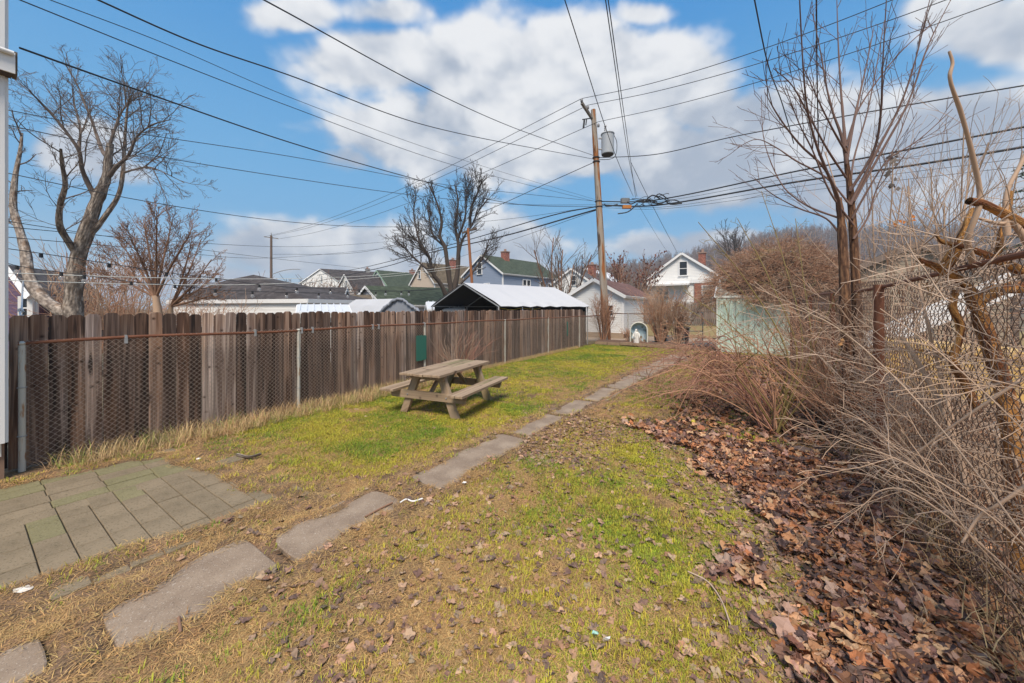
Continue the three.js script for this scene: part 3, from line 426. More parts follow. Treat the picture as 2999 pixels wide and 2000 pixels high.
// ---------- picnic table ----------
{
  const t = thing('picnic_table', 'weathered grey wooden picnic table with attached benches on the lawn', 'table', [-1.2, 0, -6.95], -0.4);
  const uvb = (g, o) => { const p = g.attributes.position.array, u = g.attributes.uv.array; for (let i = 0; i < p.length / 3; i++) { u[i * 2] = (o + clamp((p[i * 3] % 0.16) / 0.16 * 0.5 + 0.5)) / 4; u[i * 2 + 1] = (p[i * 3 + 2] + p[i * 3 + 1] + 2) / 4; } return g; };
  const rb = (w, h, d) => { const s = new THREE.Shape([[-w / 2, -h / 2], [w / 2, -h / 2], [w / 2, h / 2], [-w / 2, h / 2]].map(([x, y]) => new THREE.Vector2(x, y))); const e = new THREE.ExtrudeGeometry(s, { depth: d - 0.012, bevelEnabled: true, bevelSize: 0.005, bevelThickness: 0.006, bevelSegments: 2, bevelOffset: -0.005 }); e.translate(0, 0, -d / 2 + 0.006); return e; };
  for (let i = 0; i < 5; i++) { const o = mesh('tabletop_plank', uvb(rb(0.156, 0.04, 1.84 + rr(-0.012, 0.012)), i % 4), tableMat, t); o.position.set((i - 2) * 0.164, 0.725 + rr(-0.003, 0.003), rr(-0.008, 0.008)); o.rotation.z = rr(-0.012, 0.012); }
  for (const s of [-1, 1]) for (let i = 0; i < 2; i++) { const o = mesh('bench_plank', uvb(rb(0.138, 0.04, 1.84), (i + 2) % 4), tableMat, t); o.position.set(s * (0.69 + (i - 0.5) * 0.146), 0.425, rr(-0.006, 0.006)); }
  for (const z of [-0.62, 0.62]) {
    const k = Math.sign(z);
    const bv = (y, hw, h, nm) => { const s = new THREE.Shape([[-hw + 0.04, -h / 2], [hw - 0.04, -h / 2], [hw, h / 2 - 0.02], [hw, h / 2], [-hw, h / 2], [-hw, h / 2 - 0.02]].map(([x, q]) => new THREE.Vector2(x, q))); const e = new THREE.ExtrudeGeometry(s, { depth: 0.038, bevelEnabled: false }); const p = e.attributes.position.array, u = e.attributes.uv.array; for (let i = 0; i < p.length / 3; i++) { u[i * 2] = 0.05 + clamp((p[i * 3 + 1] + 0.07) / 0.14) * 0.2; u[i * 2 + 1] = (p[i * 3] + 1) / 2; } e.translate(0, y, z + (k > 0 ? 0.042 : -0.08)); return mesh(nm, e, tableMat, t); };
    bv(0.335, 0.79, 0.138, 'bench_support'); bv(0.658, 0.37, 0.09, 'top_cleat');
    for (const s of [-1, 1]) { const b = beam(new V3(s * 0.53, -0.01, z), new V3(s * 0.24, 0.70, z), 0.038, 0.135); b.translate(0, 0, 0); mesh('leg', uvb(beamZ(s, z), 1), tableMat, t); b.dispose(); }
    mesh('brace', uvb(beam(new V3(0, 0.34, z - k * 0.02), new V3(0, 0.69, z - k * 0.42), 0.07, 0.038), 2), tableMat, t);
    for (const s of [-1, 1]) mesh('bolt', new THREE.CylinderGeometry(0.011, 0.011, 0.016, 8).rotateX(Math.PI / 2).translate(s * 0.4, 0.335, z + k * 0.088), steel, t);
  }
  function beamZ(s, z) { const sh = new THREE.Shape([[s * 0.60, -0.01], [s * 0.46, -0.01], [s * 0.17, 0.70], [s * 0.31, 0.70]].map(([x, y]) => new THREE.Vector2(x, y))); const e = new THREE.ExtrudeGeometry(sh, { depth: 0.07, bevelEnabled: true, bevelSize: 0.003, bevelThickness: 0.003, bevelSegments: 1 }); e.translate(0, 0, z - 0.035); return e; }
}
// ---------- statue in its half buried tub ----------
{
  const t = thing('tub_grotto', 'upright half buried white tub with pale blue inside sheltering the statue', 'grotto', yd(18.15, 2.35, 0.06), YAW + 0.18);
  const prof = []; const R = 0.39, Hs = 0.68;
  const outline = (r, n = 22) => { const a = [[-r, -0.06]]; for (let k = 0; k <= n; k++) { const q = Math.PI - k / n * Math.PI; a.push([Math.cos(q) * r, Hs + Math.sin(q) * r]); } a.push([r, -0.06]); return a; };
  const G = new Geo(), I = new Geo(); const rings = [[R + 0.035, 0.0], [R + 0.045, -0.02], [R + 0.02, -0.06], [R - 0.03, -0.28], [R - 0.12, -0.40]], inn = [[R - 0.02, 0.0], [R - 0.03, -0.06], [R - 0.06, -0.2], [R - 0.14, -0.27]];
  const skin = (Gx, rs, flip) => { const L = rs.map(([r, z]) => outline(r).map(([x, y]) => new V3(x, y, z))); for (let a = 0; a < L.length - 1; a++) for (let k = 0; k < L[0].length - 1; k++) { const q = [L[a][k], L[a][k + 1], L[a + 1][k + 1], L[a + 1][k]]; Gx.face(...(flip ? q : q.reverse())); } const e = L[L.length - 1], c = new V3(0, 0.4, rs[rs.length - 1][1]); for (let k = 0; k < e.length - 1; k++) flip ? Gx.face(e[k], e[k + 1], c) : Gx.face(c, e[k + 1], e[k]); };
  skin(G, rings, false); skin(I, inn, true); const rim = new Geo(); const rp = outline(R + 0.008).map(([x, y]) => new V3(x, y, 0.005)); rim.tube(rp, 0.034, 8);
  mesh('shell', G.build(), M([1, 1, 1], 0.7, { map: tex(256, 256, (x, y) => mix3([0.72, 0.71, 0.64], [0.46, 0.42, 0.33], smooth(0.5, 0.7, wrap(x, y, 5, 9, 4)))) }), t);
  mesh('lining', I.build(), M([1, 1, 1], 0.6, { map: tex(256, 256, (x, y) => mix3(mix3([0.82, 0.86, 0.86], [0.62, 0.75, 0.81], wrap(x, y, 4, 3, 3)), [0.42, 0.38, 0.30], smooth(0.55, 0.68, wrap(x, y, 6, 33, 4)) * 0.8)) }), t);
  mesh('rim', rim.build(), M([0.62, 0.61, 0.53], 0.6), t);
  const s = thing('statue', 'white robed statue with veiled head and lowered open hands in the tub', 'statue', yd(17.98, 2.28, 0.1), YAW + 0.1);
  const st = M([0.72, 0.70, 0.66], 0.75), rob = new Geo(), N = 26, hs = [[0, 0.10], [0.05, 0.105], [0.2, 0.105], [0.36, 0.098], [0.46, 0.102], [0.54, 0.095], [0.585, 0.06], [0.60, 0.035]];
  const L = hs.map(([h, r], i) => { const a = []; for (let k = 0; k <= N; k++) { const q = k / N * 6.283, fold = 1 + (i < 5 ? 0.10 : 0.03) * Math.sin(q * 9 + h * 6); a.push(new V3(Math.cos(q) * r * 1.18 * fold, h, Math.sin(q) * r * 0.85 * fold)); } return a; });
  for (let i = 0; i < L.length - 1; i++) for (let k = 0; k < N; k++) rob.face(L[i][k], L[i + 1][k], L[i + 1][k + 1], L[i][k + 1]);
  mesh('robe', rob.build(), st, s);
  mesh('base', new THREE.CylinderGeometry(0.115, 0.13, 0.06, 18).translate(0, -0.02, 0), M([0.58, 0.5, 0.38], 0.85), s);
  const head = new THREE.SphereGeometry(0.052, 18, 14); head.scale(0.86, 1.15, 0.95); head.translate(0, 0.655, 0.012); const nose = new THREE.ConeGeometry(0.009, 0.026, 6); nose.rotateX(-0.3); nose.translate(0, 0.652, 0.066); const neck = new THREE.CylinderGeometry(0.024, 0.03, 0.05, 10).translate(0, 0.598, 0.005); const hd = mesh('head', merge([head, nose, neck]), st, s);
  for (const x of [-0.018, 0.018]) mesh('eye', new THREE.SphereGeometry(0.006, 8, 6).translate(x, 0.666, 0.057), M([0.5, 0.46, 0.4], 0.8), hd);
  const veil = new THREE.LatheGeometry([[0.125, 0.30], [0.122, 0.42], [0.118, 0.52], [0.085, 0.585], [0.062, 0.63], [0.06, 0.68], [0.04, 0.72], [0.001, 0.733]].map(([x, y]) => new THREE.Vector2(x, y)), 20, Math.PI * 0.5 + 0.35, Math.PI * 2 - 1.0 - Math.PI * 0.28); veil.rotateY(-0.1); veil.scale(1.1, 1, 0.9); mesh('veil', veil, M([0.74, 0.72, 0.68], 0.75, { side: THREE.DoubleSide }), s);
  for (const k of [-1, 1]) { const a = new Geo(); a.tube(curve([new V3(k * 0.1, 0.53, 0), new V3(k * 0.14, 0.43, 0.03), new V3(k * 0.15, 0.34, 0.085)], 8), [0.036, 0.036, 0.034, 0.034, 0.033, 0.03, 0.028, 0.024, 0.016], 9); const ar = mesh('sleeve', a.build(), st, s); const hg = new Geo(); hg.tube([new V3(k * 0.15, 0.345, 0.08), new V3(k * 0.152, 0.315, 0.105)], [0.013, 0.016], 7); for (let f = 0; f < 4; f++) hg.tube([new V3(k * 0.152 + (f - 1.5) * 0.008, 0.318, 0.103), new V3(k * 0.153 + (f - 1.5) * 0.009, 0.288 + Math.abs(f - 1.4) * 0.005, 0.118)], [0.005, 0.003], 5); hg.tube([new V3(k * 0.142, 0.325, 0.1), new V3(k * 0.13, 0.308, 0.115)], [0.005, 0.003], 5); mesh('hand', hg.build(), st, ar); }
}
// bins behind the hedge
for (const [v, h, m, l] of [[2.95, 0.86, black, 'black lidded bin behind the clipped bush beside the statue'], [4.0, 0.8, M([0.05, 0.05, 0.055], 0.6), 'dark charcoal bin behind the bush near the gate']]) {
  const b = thing('bin', l, 'bin', yd(20.3, v), YAW); const g = new THREE.CylinderGeometry(0.44, 0.36, h, 4, 1); g.rotateY(Math.PI / 4); g.translate(0, h / 2, 0); mesh('body', g, m, b); mesh('lid', box(0.7, 0.05, 0.7, 0, h + 0.025, 0), m, b);
}
{ const b = thing('white_bucket', 'white plastic bucket showing beneath the bush behind the statue', 'bucket', yd(20.0, 3.45), 0); mesh('body', new THREE.CylinderGeometry(0.17, 0.14, 0.42, 18).translate(0, 0.21, 0), trimW, b); mesh('handle', new THREE.TorusGeometry(0.17, 0.006, 5, 14, Math.PI).translate(0, 0.4, 0), steel, b); }

// ---------- buildings ----------
// a row of lapped clapboards from a to b (plan points), between heights y0 and y1; lo and hi give the clear span 0..1 at a height
function lap(G, a, b, y0, y1, out, course, lo = () => 0, hi = () => 1) {
  for (let y = y0; y < y1 - 0.01; y += course) {
    const t = Math.min(y1, y + course), A = lo(y), B = hi(y), C = lo(t), D = hi(t); if (B - A < 0.01) break;
    const P = (k, h, o) => new V3(mix(a.x, b.x, k) + out.x * o, h, mix(a.z, b.z, k) + out.z * o);
    G.face(P(A, y, 0.024), P(B, y, 0.024), P(D, t, 0.008), P(C, t, 0.008)); G.face(P(A, y, 0.006), P(B, y, 0.006), P(B, y, 0.024), P(A, y, 0.024));
  }
}
function addWindow(parent, c, dir, out, w, h, frameM = trimW, paneM = glass, bars = 1) {
  const g = new THREE.Group(); const q = Math.atan2(out.x, out.z); const fr = merge([box(w + 0.2, 0.1, 0.08, 0, h / 2 + 0.05, 0.04), box(w + 0.26, 0.08, 0.12, 0, -h / 2 - 0.04, 0.05), box(0.1, h, 0.08, -w / 2 - 0.05, 0, 0.04), box(0.1, h, 0.08, w / 2 + 0.05, 0, 0.04), ...(bars ? [box(w, 0.05, 0.05, 0, 0, 0.03)] : [])]);
  const o = mesh('window', fr, frameM, parent); o.position.copy(c); o.rotation.y = q; mesh('pane', box(w, h, 0.012, 0, 0, 0.018), paneM, o); return o;
}
// a gabled building: L and R are the plan corners of the gable wall (seen from outside, left and right), len the plan vector to the other gable
function gable(o) {
  const { L, R, len, eave, ridge, wall, roof, base = 0, over = 0.3, rake = 0.25, course = 0.14, trim = trimW } = o;
  const g = thing(o.name, o.label, o.cat || 'house', [0, 0, 0], 0, o.group); const a = new V3(L[0], 0, L[1]), b = new V3(R[0], 0, R[1]), n = new V3(len[0], 0, len[1]), ml = n.length(), nf = n.clone().normalize().negate(), wx = b.clone().sub(a), W = wx.length(), wd = wx.clone().normalize();
  const S = new Geo(), span = (f) => [(y) => (y < eave ? 0 : 0.5 * (y - eave) / (ridge - eave)), (y) => (y < eave ? 1 : 1 - 0.5 * (y - eave) / (ridge - eave))], [lo, hi] = span();
  lap(S, a, b, base, ridge, nf, course, lo, hi); lap(S, b.clone().add(n), a.clone().add(n), base, ridge, nf.clone().negate(), course, lo, hi); lap(S, b, b.clone().add(n), base, eave, wd, course); lap(S, a.clone().add(n), a, base, eave, wd.clone().negate(), course);
  mesh('wall', S.build(), wall, g);
  const core = new Geo(), m = a.clone().add(b).multiplyScalar(0.5), up = (p, h) => new V3(p.x, h, p.z), pent = (k) => [up(a.clone().addScaledVector(n, k), base), up(b.clone().addScaledVector(n, k), base), up(b.clone().addScaledVector(n, k), eave), up(m.clone().addScaledVector(n, k), ridge - 0.02), up(a.clone().addScaledVector(n, k), eave)];
  const p0 = pent(0.003), p1 = pent(0.997); core.face(...p0); core.face(...p1.slice().reverse()); for (let k = 0; k < 5; k++) core.face(p0[(k + 1) % 5], p0[k], p1[k], p1[(k + 1) % 5]); mesh('wall_core', core.build(), wall, g);
  const nu = n.clone().normalize(), th = 0.1;
  for (const s of [-1, 1]) {
    const e = s < 0 ? a : b, d = up(e, eave).sub(up(m, ridge)), dl = d.length(), dn = d.clone().normalize(), tot = dl + over, nr = new V3().crossVectors(nu, dn).normalize(); if (nr.y < 0) nr.negate();
    const T = up(m, ridge).addScaledVector(nu, -rake).addScaledVector(nr, 0.03), G = new Geo(), c = (x, y, z) => T.clone().addScaledVector(dn, x).addScaledVector(nu, y).addScaledVector(nr, z), yl = ml + 2 * rake;
    const q = (A, B, C, D, uv) => G.quadUV(A, B, C, D, uv || [[0, 0], [1, 0], [1, 1], [0, 1]]); const U = yl / 3, Vv = tot / 3; const f = s < 0 ? 1 : 0; const Q = (A, B, C, D, uv) => (f ? q(D, C, B, A, uv && uv.slice().reverse()) : q(A, B, C, D, uv));
    Q(c(0, 0, th), c(tot, 0, th), c(tot, yl, th), c(0, yl, th), [[0, Vv], [0, 0], [U, 0], [U, Vv]]); Q(c(0, yl, 0), c(tot, yl, 0), c(tot, 0, 0), c(0, 0, 0)); Q(c(tot, 0, 0), c(tot, yl, 0), c(tot, yl, th), c(tot, 0, th)); Q(c(0, 0, 0), c(tot, 0, 0), c(tot, 0, th), c(0, 0, th)); Q(c(tot, yl, 0), c(0, yl, 0), c(0, yl, th), c(tot, yl, th));
    const rs = mesh('roof', G.build(), roof, g);
    const B = new Geo(), bo = (y0, y1, z0, z1, x0, x1) => { const k = [[x0, y0, z0], [x1, y0, z0], [x1, y1, z0], [x0, y1, z0], [x0, y0, z1], [x1, y0, z1], [x1, y1, z1], [x0, y1, z1]].map((v) => c(...v)); for (const w of [[0, 1, 2, 3], [7, 6, 5, 4], [0, 4, 5, 1], [1, 5, 6, 2], [2, 6, 7, 3], [3, 7, 4, 0]]) B.face(...w.map((i) => k[i])); };
    bo(-0.03, -0.004, -0.12, th - 0.02, 0, tot); bo(yl + 0.004, yl + 0.03, -0.12, th - 0.02, 0, tot); bo(-0.03, yl + 0.03, -0.1, th - 0.03, tot + 0.004, tot + 0.05); mesh('fascia', B.build(), trim, rs);
  }
  const out = { g, a, b, n, nf, wd, W, ml };
  // windows on the gable: [x along 0..1, height, width, height]; on the side to the right: the same along the length
  for (const [x, y, w, h, pm] of o.win || []) addWindow(g, new V3(mix(a.x, b.x, x), y, mix(a.z, b.z, x)).addScaledVector(nf, 0.022), wd, nf, w, h, trim, pm || glass);
  for (const [x, y, w, h, pm] of o.side || []) addWindow(g, new V3(b.x + n.x * x, y, b.z + n.z * x).addScaledVector(wd, 0.022), nu, wd, w, h, trim, pm || glass);
  if (o.corner !== false) for (const k of [a, b]) mesh('corner_board', box(0.14, eave - base, 0.14, 0, (eave - base) / 2, 0, 0, Math.atan2(nf.x, nf.z), 0).translate(k.x, base, k.z), trim, g);
  for (const [x, s, w, top, cm] of o.chimney || []) { const p = m.clone().addScaledVector(n, x).addScaledVector(wd, s * W); const c = mesh('chimney', box(w, top - ridge + 1.4, w, p.x, (top + ridge - 1.4) / 2, p.z, 0, Math.atan2(nf.x, nf.z), 0), cm || brickMat, g); mesh('chimney_cap', merge([box(w + 0.12, 0.12, w + 0.12, p.x, top + 0.06, p.z, 0, Math.atan2(nf.x, nf.z), 0), box(w * 0.4, 0.3, w * 0.4, p.x, top + 0.27, p.z)]), M([0.3, 0.2, 0.16], 0.9), c); }
  return out;
}
const along = (L, vec, d) => [L[0] + vec[0] * d, L[1] + vec[1] * d];
// white garage behind the utility pole
const wg = gable({ name: 'garage', cat: 'garage', label: 'small white garage with reddish brown roof behind the utility pole', L: [3.74, -24], R: [6.69, -22.06], len: [3.9, -5.9], eave: 2.62, ridge: 3.62, wall: white, roof: roofBrown, base: 0.3, over: 0.22, win: [[0.78, 1.7, 0.35, 0.6]] });
mesh('footing', box(3.56, 0.34, 0.12, 0, 0.17, 0, 0, YAW, 0).translate(5.23, 0, -23.0), M([1.3, 1.28, 1.22], 0.9, { map: concrete.map }), wg.g);
// white and brick house
{
  const h = gable({ name: 'house', label: 'white gabled house with brick ground floor corner beyond the alley', L: [13.4, -36], R: [18.5, -32.7], len: [5.5, -8.4], eave: 4.75, ridge: 6.95, wall: white, roof: roofGrey, over: 0.35, win: [[0.52, 5.55, 0.62, 1.25]], chimney: [[0.22, 0.24, 0.6, 7.1]] });
  const br = h.b.clone().addScaledVector(h.wd, -1.0).addScaledVector(h.nf, 0.1), q = Math.atan2(h.nf.x, h.nf.z); const g = box(1.95, 4.1, 0.12, 0, 2.05, 0); const u = g.attributes.uv; for (let i = 0; i < u.count; i++) u.setXY(i, u.getX(i) * 2, u.getY(i) * 3.4); g.rotateY(q); g.translate(br.x, 0, br.z); mesh('brick_wall', g, brickMat, h.g);
  addWindow(h.g, br.clone().setY(3.05).addScaledVector(h.nf, 0.062).addScaledVector(h.wd, 0.1), h.wd, h.nf, 0.75, 1.55, trimW, glassPale);
  mesh('band_board', box(h.W + 0.2, 0.3, 0.1, 0, 0, 0, 0, q, 0).translate((h.a.x + h.b.x) / 2 + h.nf.x * 0.13, 4.3, (h.a.z + h.b.z) / 2 + h.nf.z * 0.13), trimW, h.g);
  const pr = h.a.clone().addScaledVector(h.wd, 1.3).addScaledVector(h.nf, 0.03); addWindow(h.g, pr.setY(3.0), h.wd, h.nf, 1.1, 1.3, trimW, glassPale);
  mesh('porch_roof', box(3.6, 0.16, 1.0, 0, 0, 0, 0.06, 0, 0).rotateY(q).translate(h.a.x + h.wd.x * 1.9 + h.nf.x * 0.5, 4.05, h.a.z + h.wd.z * 1.9 + h.nf.z * 0.5), trimW, h.g);
}
gable({ name: 'house', label: 'blue grey two storey house with green shingle roof and brick chimney', L: [-6.28, -47.6], R: [-1.08, -43], len: [7.3, -8.0], eave: 6.0, ridge: 8.35, wall: blueSide, roof: roofGreen, course: 0.2, win: [[0.44, 6.75, 0.75, 1.35], [0.3, 4.0, 0.85, 1.6], [0.62, 4.0, 0.85, 1.6]], side: [[0.36, 4.7, 0.6, 1.3], [0.43, 4.7, 0.6, 1.3], [0.68, 4.75, 0.6, 1.1], [0.86, 4.4, 0.7, 1.5]], chimney: [[0.34, 0.06, 0.8, 9.1]] });
gable({ name: 'house', label: 'beige sided house with dark brown roof behind the bare black tree', L: [-15.7, -57], R: [-11.2, -53], len: [9, -8], eave: 5.6, ridge: 8.6, wall: beige, roof: roofTan, win: [[0.38, 6.9, 0.7, 1.1], [0.22, 3.9, 0.8, 1.4], [0.68, 3.7, 0.8, 1.5]], side: [[0.3, 4, 0.8, 1.4], [0.6, 4, 0.8, 1.4]], chimney: [[0.42, 0.06, 0.8, 9.4]] });
gable({ name: 'house', label: 'white house with steep green roof, green rake boards and brick chimney', L: [-26.6, -67.6], R: [-21.2, -62.6], len: [5.4, -6.4], eave: 5.6, ridge: 8.5, wall: white, roof: roofGreen, trim: M([0.32, 0.46, 0.34], 0.7), win: [[0.5, 6.9, 0.8, 1.5]], chimney: [[0.85, 0.02, 0.8, 9.0]] });
gable({ name: 'house', label: 'narrow white house with dark roof between grey roofed and green roofed houses', L: [-29.2, -61], R: [-25.2, -58.6], len: [4.4, -5.5], eave: 4.6, ridge: 7.3, wall: white, roof: roofDark, win: [[0.55, 5.6, 0.6, 1.3], [0.4, 2.9, 0.8, 1.2], [0.75, 2.9, 0.8, 1.2]] });
gable({ name: 'house', label: 'large white far house with long grey roof and grey chimney', L: [-43.5, -75.5], R: [-34.6, -74.2], len: [8.6, -6.5], eave: 7.0, ridge: 9.8, wall: white, roof: roofDark, win: [[0.5, 8.0, 0.7, 1.1], [0.2, 5.4, 1.0, 1.4], [0.34, 5.4, 1.0, 1.4], [0.5, 5.4, 1.0, 1.4], [0.7, 5.4, 1.0, 1.4]], chimney: [[0.85, 0, 0.8, 10.4, M([0.3, 0.29, 0.28], 0.9)]] });
gable({ name: 'garage', cat: 'garage', label: 'grey sided garage with green shingle roof behind the grey tarp shelter', L: [-12.1, -28.2], R: [-9.1, -25.9], len: [5.0, -3.0], eave: 2.15, ridge: 3.4, wall: greySide, roof: roofGreen, over: 0.3 });
gable({ name: 'garage', cat: 'garage', label: 'low garage with olive brown roof beside the green roofed garage', L: [-14.4, -26.2], R: [-12.4, -22.2], len: [3.6, -0.6], eave: 1.95, ridge: 2.62, wall: offWhite, roof: roofTan, over: 0.2 });
gable({ name: 'garage', cat: 'garage', label: 'dark brown roofed building just behind the hip roofed garage', L: [-19.5, -33], R: [-18.2, -28.4], len: [4.6, -0.4], eave: 2.3, ridge: 3.5, wall: white, roof: roofDark, over: 0.2 });
gable({ name: 'house', label: 'white hillside house with grey roof and brick chimney behind the bare shrub', L: [5.2, -46], R: [9.4, -43.2], len: [5, -7], eave: 4.9, ridge: 6.6, wall: white, roof: roofGrey, win: [[0.55, 5.2, 0.6, 1.1]], chimney: [[0.4, 0.22, 0.8, 7.3]] });
gable({ name: 'house', label: 'distant pale house with snow white roof behind the red leaved tree', L: [10.2, -62], R: [14.4, -59], len: [6, -9], eave: 6.4, ridge: 8.4, wall: greySide, roof: M([0.72, 0.74, 0.78], 0.6) });
gable({ name: 'house', label: 'tan sided house with brown roof seen through brush beyond the wire fence', L: [12.2, -13.8], R: [15.4, -11.2], len: [6, -5], eave: 2.95, ridge: 4.0, wall: tanSide, roof: roofTan, trim: M([0.2, 0.15, 0.12], 0.8), over: 0.5 });
{ const h = gable({ name: 'house', label: 'low red sided building with pale metal roof beyond the wire fence', L: [12.6, -8.2], R: [15.8, -5.2], len: [7, -2], eave: 2.9, ridge: 3.7, wall: redPaint, roof: M([0.62, 0.68, 0.74], 0.5), over: 0.4 }); }
gable({ name: 'house', label: 'purple sided house with white trim at the left behind the big tree', L: [-25.0, -17.6], R: [-18.4, -14.0], len: [-3, -5], eave: 2.3, ridge: 3.6, over: 0.1, wall: purple, roof: roofDark, win: [[0.97, 1.85, 0.3, 0.7]] });
// hip roofed garage
{
  const g = thing('garage', 'long white sided garage with dark hip roof behind the board fence', 'garage'), e = 2.26, FL = new V3(-19.5, e, -20.9), FR = new V3(-10.04, e, -18), nn = new V3(0.29, 0, -0.957), BL = FL.clone().addScaledVector(nn, 5.4), BR = FR.clone().addScaledVector(nn, 5.4), R0 = new V3(-17.9, 3.62, -23.0), R1 = new V3(-15.1, 3.8, -21.4);
  const S = new Geo(), pl = (p) => new V3(p.x, 0, p.z), wd = pl(FR).sub(pl(FL)).normalize(), nf = nn.clone().negate(); lap(S, pl(FL), pl(FR), 0, e, nf, 0.16); lap(S, pl(FR), pl(BR), 0, e, wd, 0.16); lap(S, pl(BR), pl(BL), 0, e, nn, 0.16); lap(S, pl(BL), pl(FL), 0, e, wd.clone().negate(), 0.16); mesh('wall', S.build(), white, g);
  const ov = 0.12, X = (p, a, b) => p.clone().addScaledVector(wd, a * ov).addScaledVector(nf, b * ov), fl = X(FL, -1, 1), fr = X(FR, 1, 1), bl = X(BL, -1, -1), brr = X(BR, 1, -1);
  const roofs = [[fl, fr, R1, R0], [fr, brr, R1], [brr, bl, R0, R1], [bl, fl, R0]];
  for (const r of roofs) { const G = new Geo(); const k = G.p.length / 3; G.face(...r); const o = r[0], du = r[1].clone().sub(o).normalize(), q = r[2].clone().sub(o), dv = q.addScaledVector(du, -q.dot(du)).normalize(); r.forEach((p, i) => { const w = p.clone().sub(o); G.t[i * 2] = w.dot(du) / 2.6; G.t[i * 2 + 1] = w.dot(dv) / 2.6; }); mesh('roof', G.build(), roofDark, g); }
  mesh('fascia', merge([beam(fl.clone().setY(e - 0.06), fr.clone().setY(e - 0.06), 0.05, 0.2), beam(fr.clone().setY(e - 0.061), brr.clone().setY(e - 0.061), 0.05, 0.2), beam(fl.clone().setY(e - 0.062), bl.clone().setY(e - 0.062), 0.05, 0.2)]), trimW, g);
  mesh('soffit', new Geo().face(fl.clone().setY(e - 0.13), fr.clone().setY(e - 0.13), brr.clone().setY(e - 0.13), bl.clone().setY(e - 0.13)).build(), trimW, g);
}
// ribbed metal sheds, tarp shelter, carport
function ribShed(label, L, R, len, eave, ridge, roofM) {
  const o = gable({ name: 'shed', cat: 'shed', label, L, R, len, eave, ridge, wall: offWhite, roof: roofM, over: 0.12, rake: 0.1, corner: false });
  const m = o.a.clone().add(o.b).multiplyScalar(0.5); const nu = o.n.clone().normalize();
  for (const e of [o.a, o.b]) for (let k = 0; k <= o.ml; k += 0.23) { const A = new V3(m.x, ridge + 0.15, m.z).addScaledVector(nu, k), B = new V3(e.x, eave + 0.15, e.z).addScaledVector(nu, k); mesh('rib', beam(A, B, 0.03, 0.035), roofM, o.g); }
}
const metalW = M([0.66, 0.69, 0.72], 0.45, { metalness: 0.1 });
ribShed('little shed with pale ribbed metal roof just behind the board fence', [-8.3, -14.4], [-7.3, -12.6], [1.55, -0.25], 1.62, 1.86, metalW);
ribShed('shed with white ribbed metal roof between tarp shelter and carport', [-4.6, -19.8], [-3.9, -17.4], [1.5, -0.3], 1.72, 2.05, metalW);
{
  const s = thing('tarp_shelter', 'grey tarp covered shelter with gathered end behind the board fence', 'shelter'), tarp = M([0.60, 0.62, 0.66], 0.6), end = M([0.23, 0.25, 0.29], 0.7);
  const A = new V3(-4.7, 0, -15.2), L = new V3(-5.7, 0, -15.6), R = new V3(-3.55, 0, -14.6), len = new V3(-2.3, 0, -1.4).multiplyScalar(1.05); const prof = (k, j = 0) => { const o = len.clone().multiplyScalar(k), w = (p, h) => p.clone().add(o).setY(h); const sg = 0.05 * Math.sin(k * Math.PI * 2) ** 2; return [w(L, 0), w(L, 1.55 - sg), w(L.clone().lerp(A, 0.5), 1.98 - sg * 1.6), w(A, 2.24), w(A.clone().lerp(R, 0.5), 1.98 - sg), w(R, 1.6 - sg), w(R, 0)]; };
  const G = new Geo(); for (let i = 0; i < 12; i++) { const a = prof(i / 12), b = prof((i + 1) / 12); for (let k = 0; k < 6; k++) G.face(a[k], a[k + 1], b[k + 1], b[k]); } mesh('cover', G.build(), M([0.60, 0.62, 0.66], 0.6, { side: THREE.DoubleSide }), s);
  const e = prof(0), E = new Geo(); const mid = new V3(-4.65, 0.9, -15.1); for (let k = 0; k < 6; k++) E.face(e[k].clone(), mid, e[k + 1].clone()); mesh('end_panel', E.build(), M([0.23, 0.25, 0.29], 0.7, { side: THREE.DoubleSide }), s);
  const hem = new Geo(); const hp = curve(e.slice(1, 6), 40).map((p, i) => p.clone().add(new V3(rr(-0.02, 0.02), rr(-0.035, 0.02), 0.03 + rr(0, 0.04)))); hem.tube(hp, hp.map(() => rr(0.045, 0.08)), 7); mesh('gathered_hem', hem.build(), end, s);
}
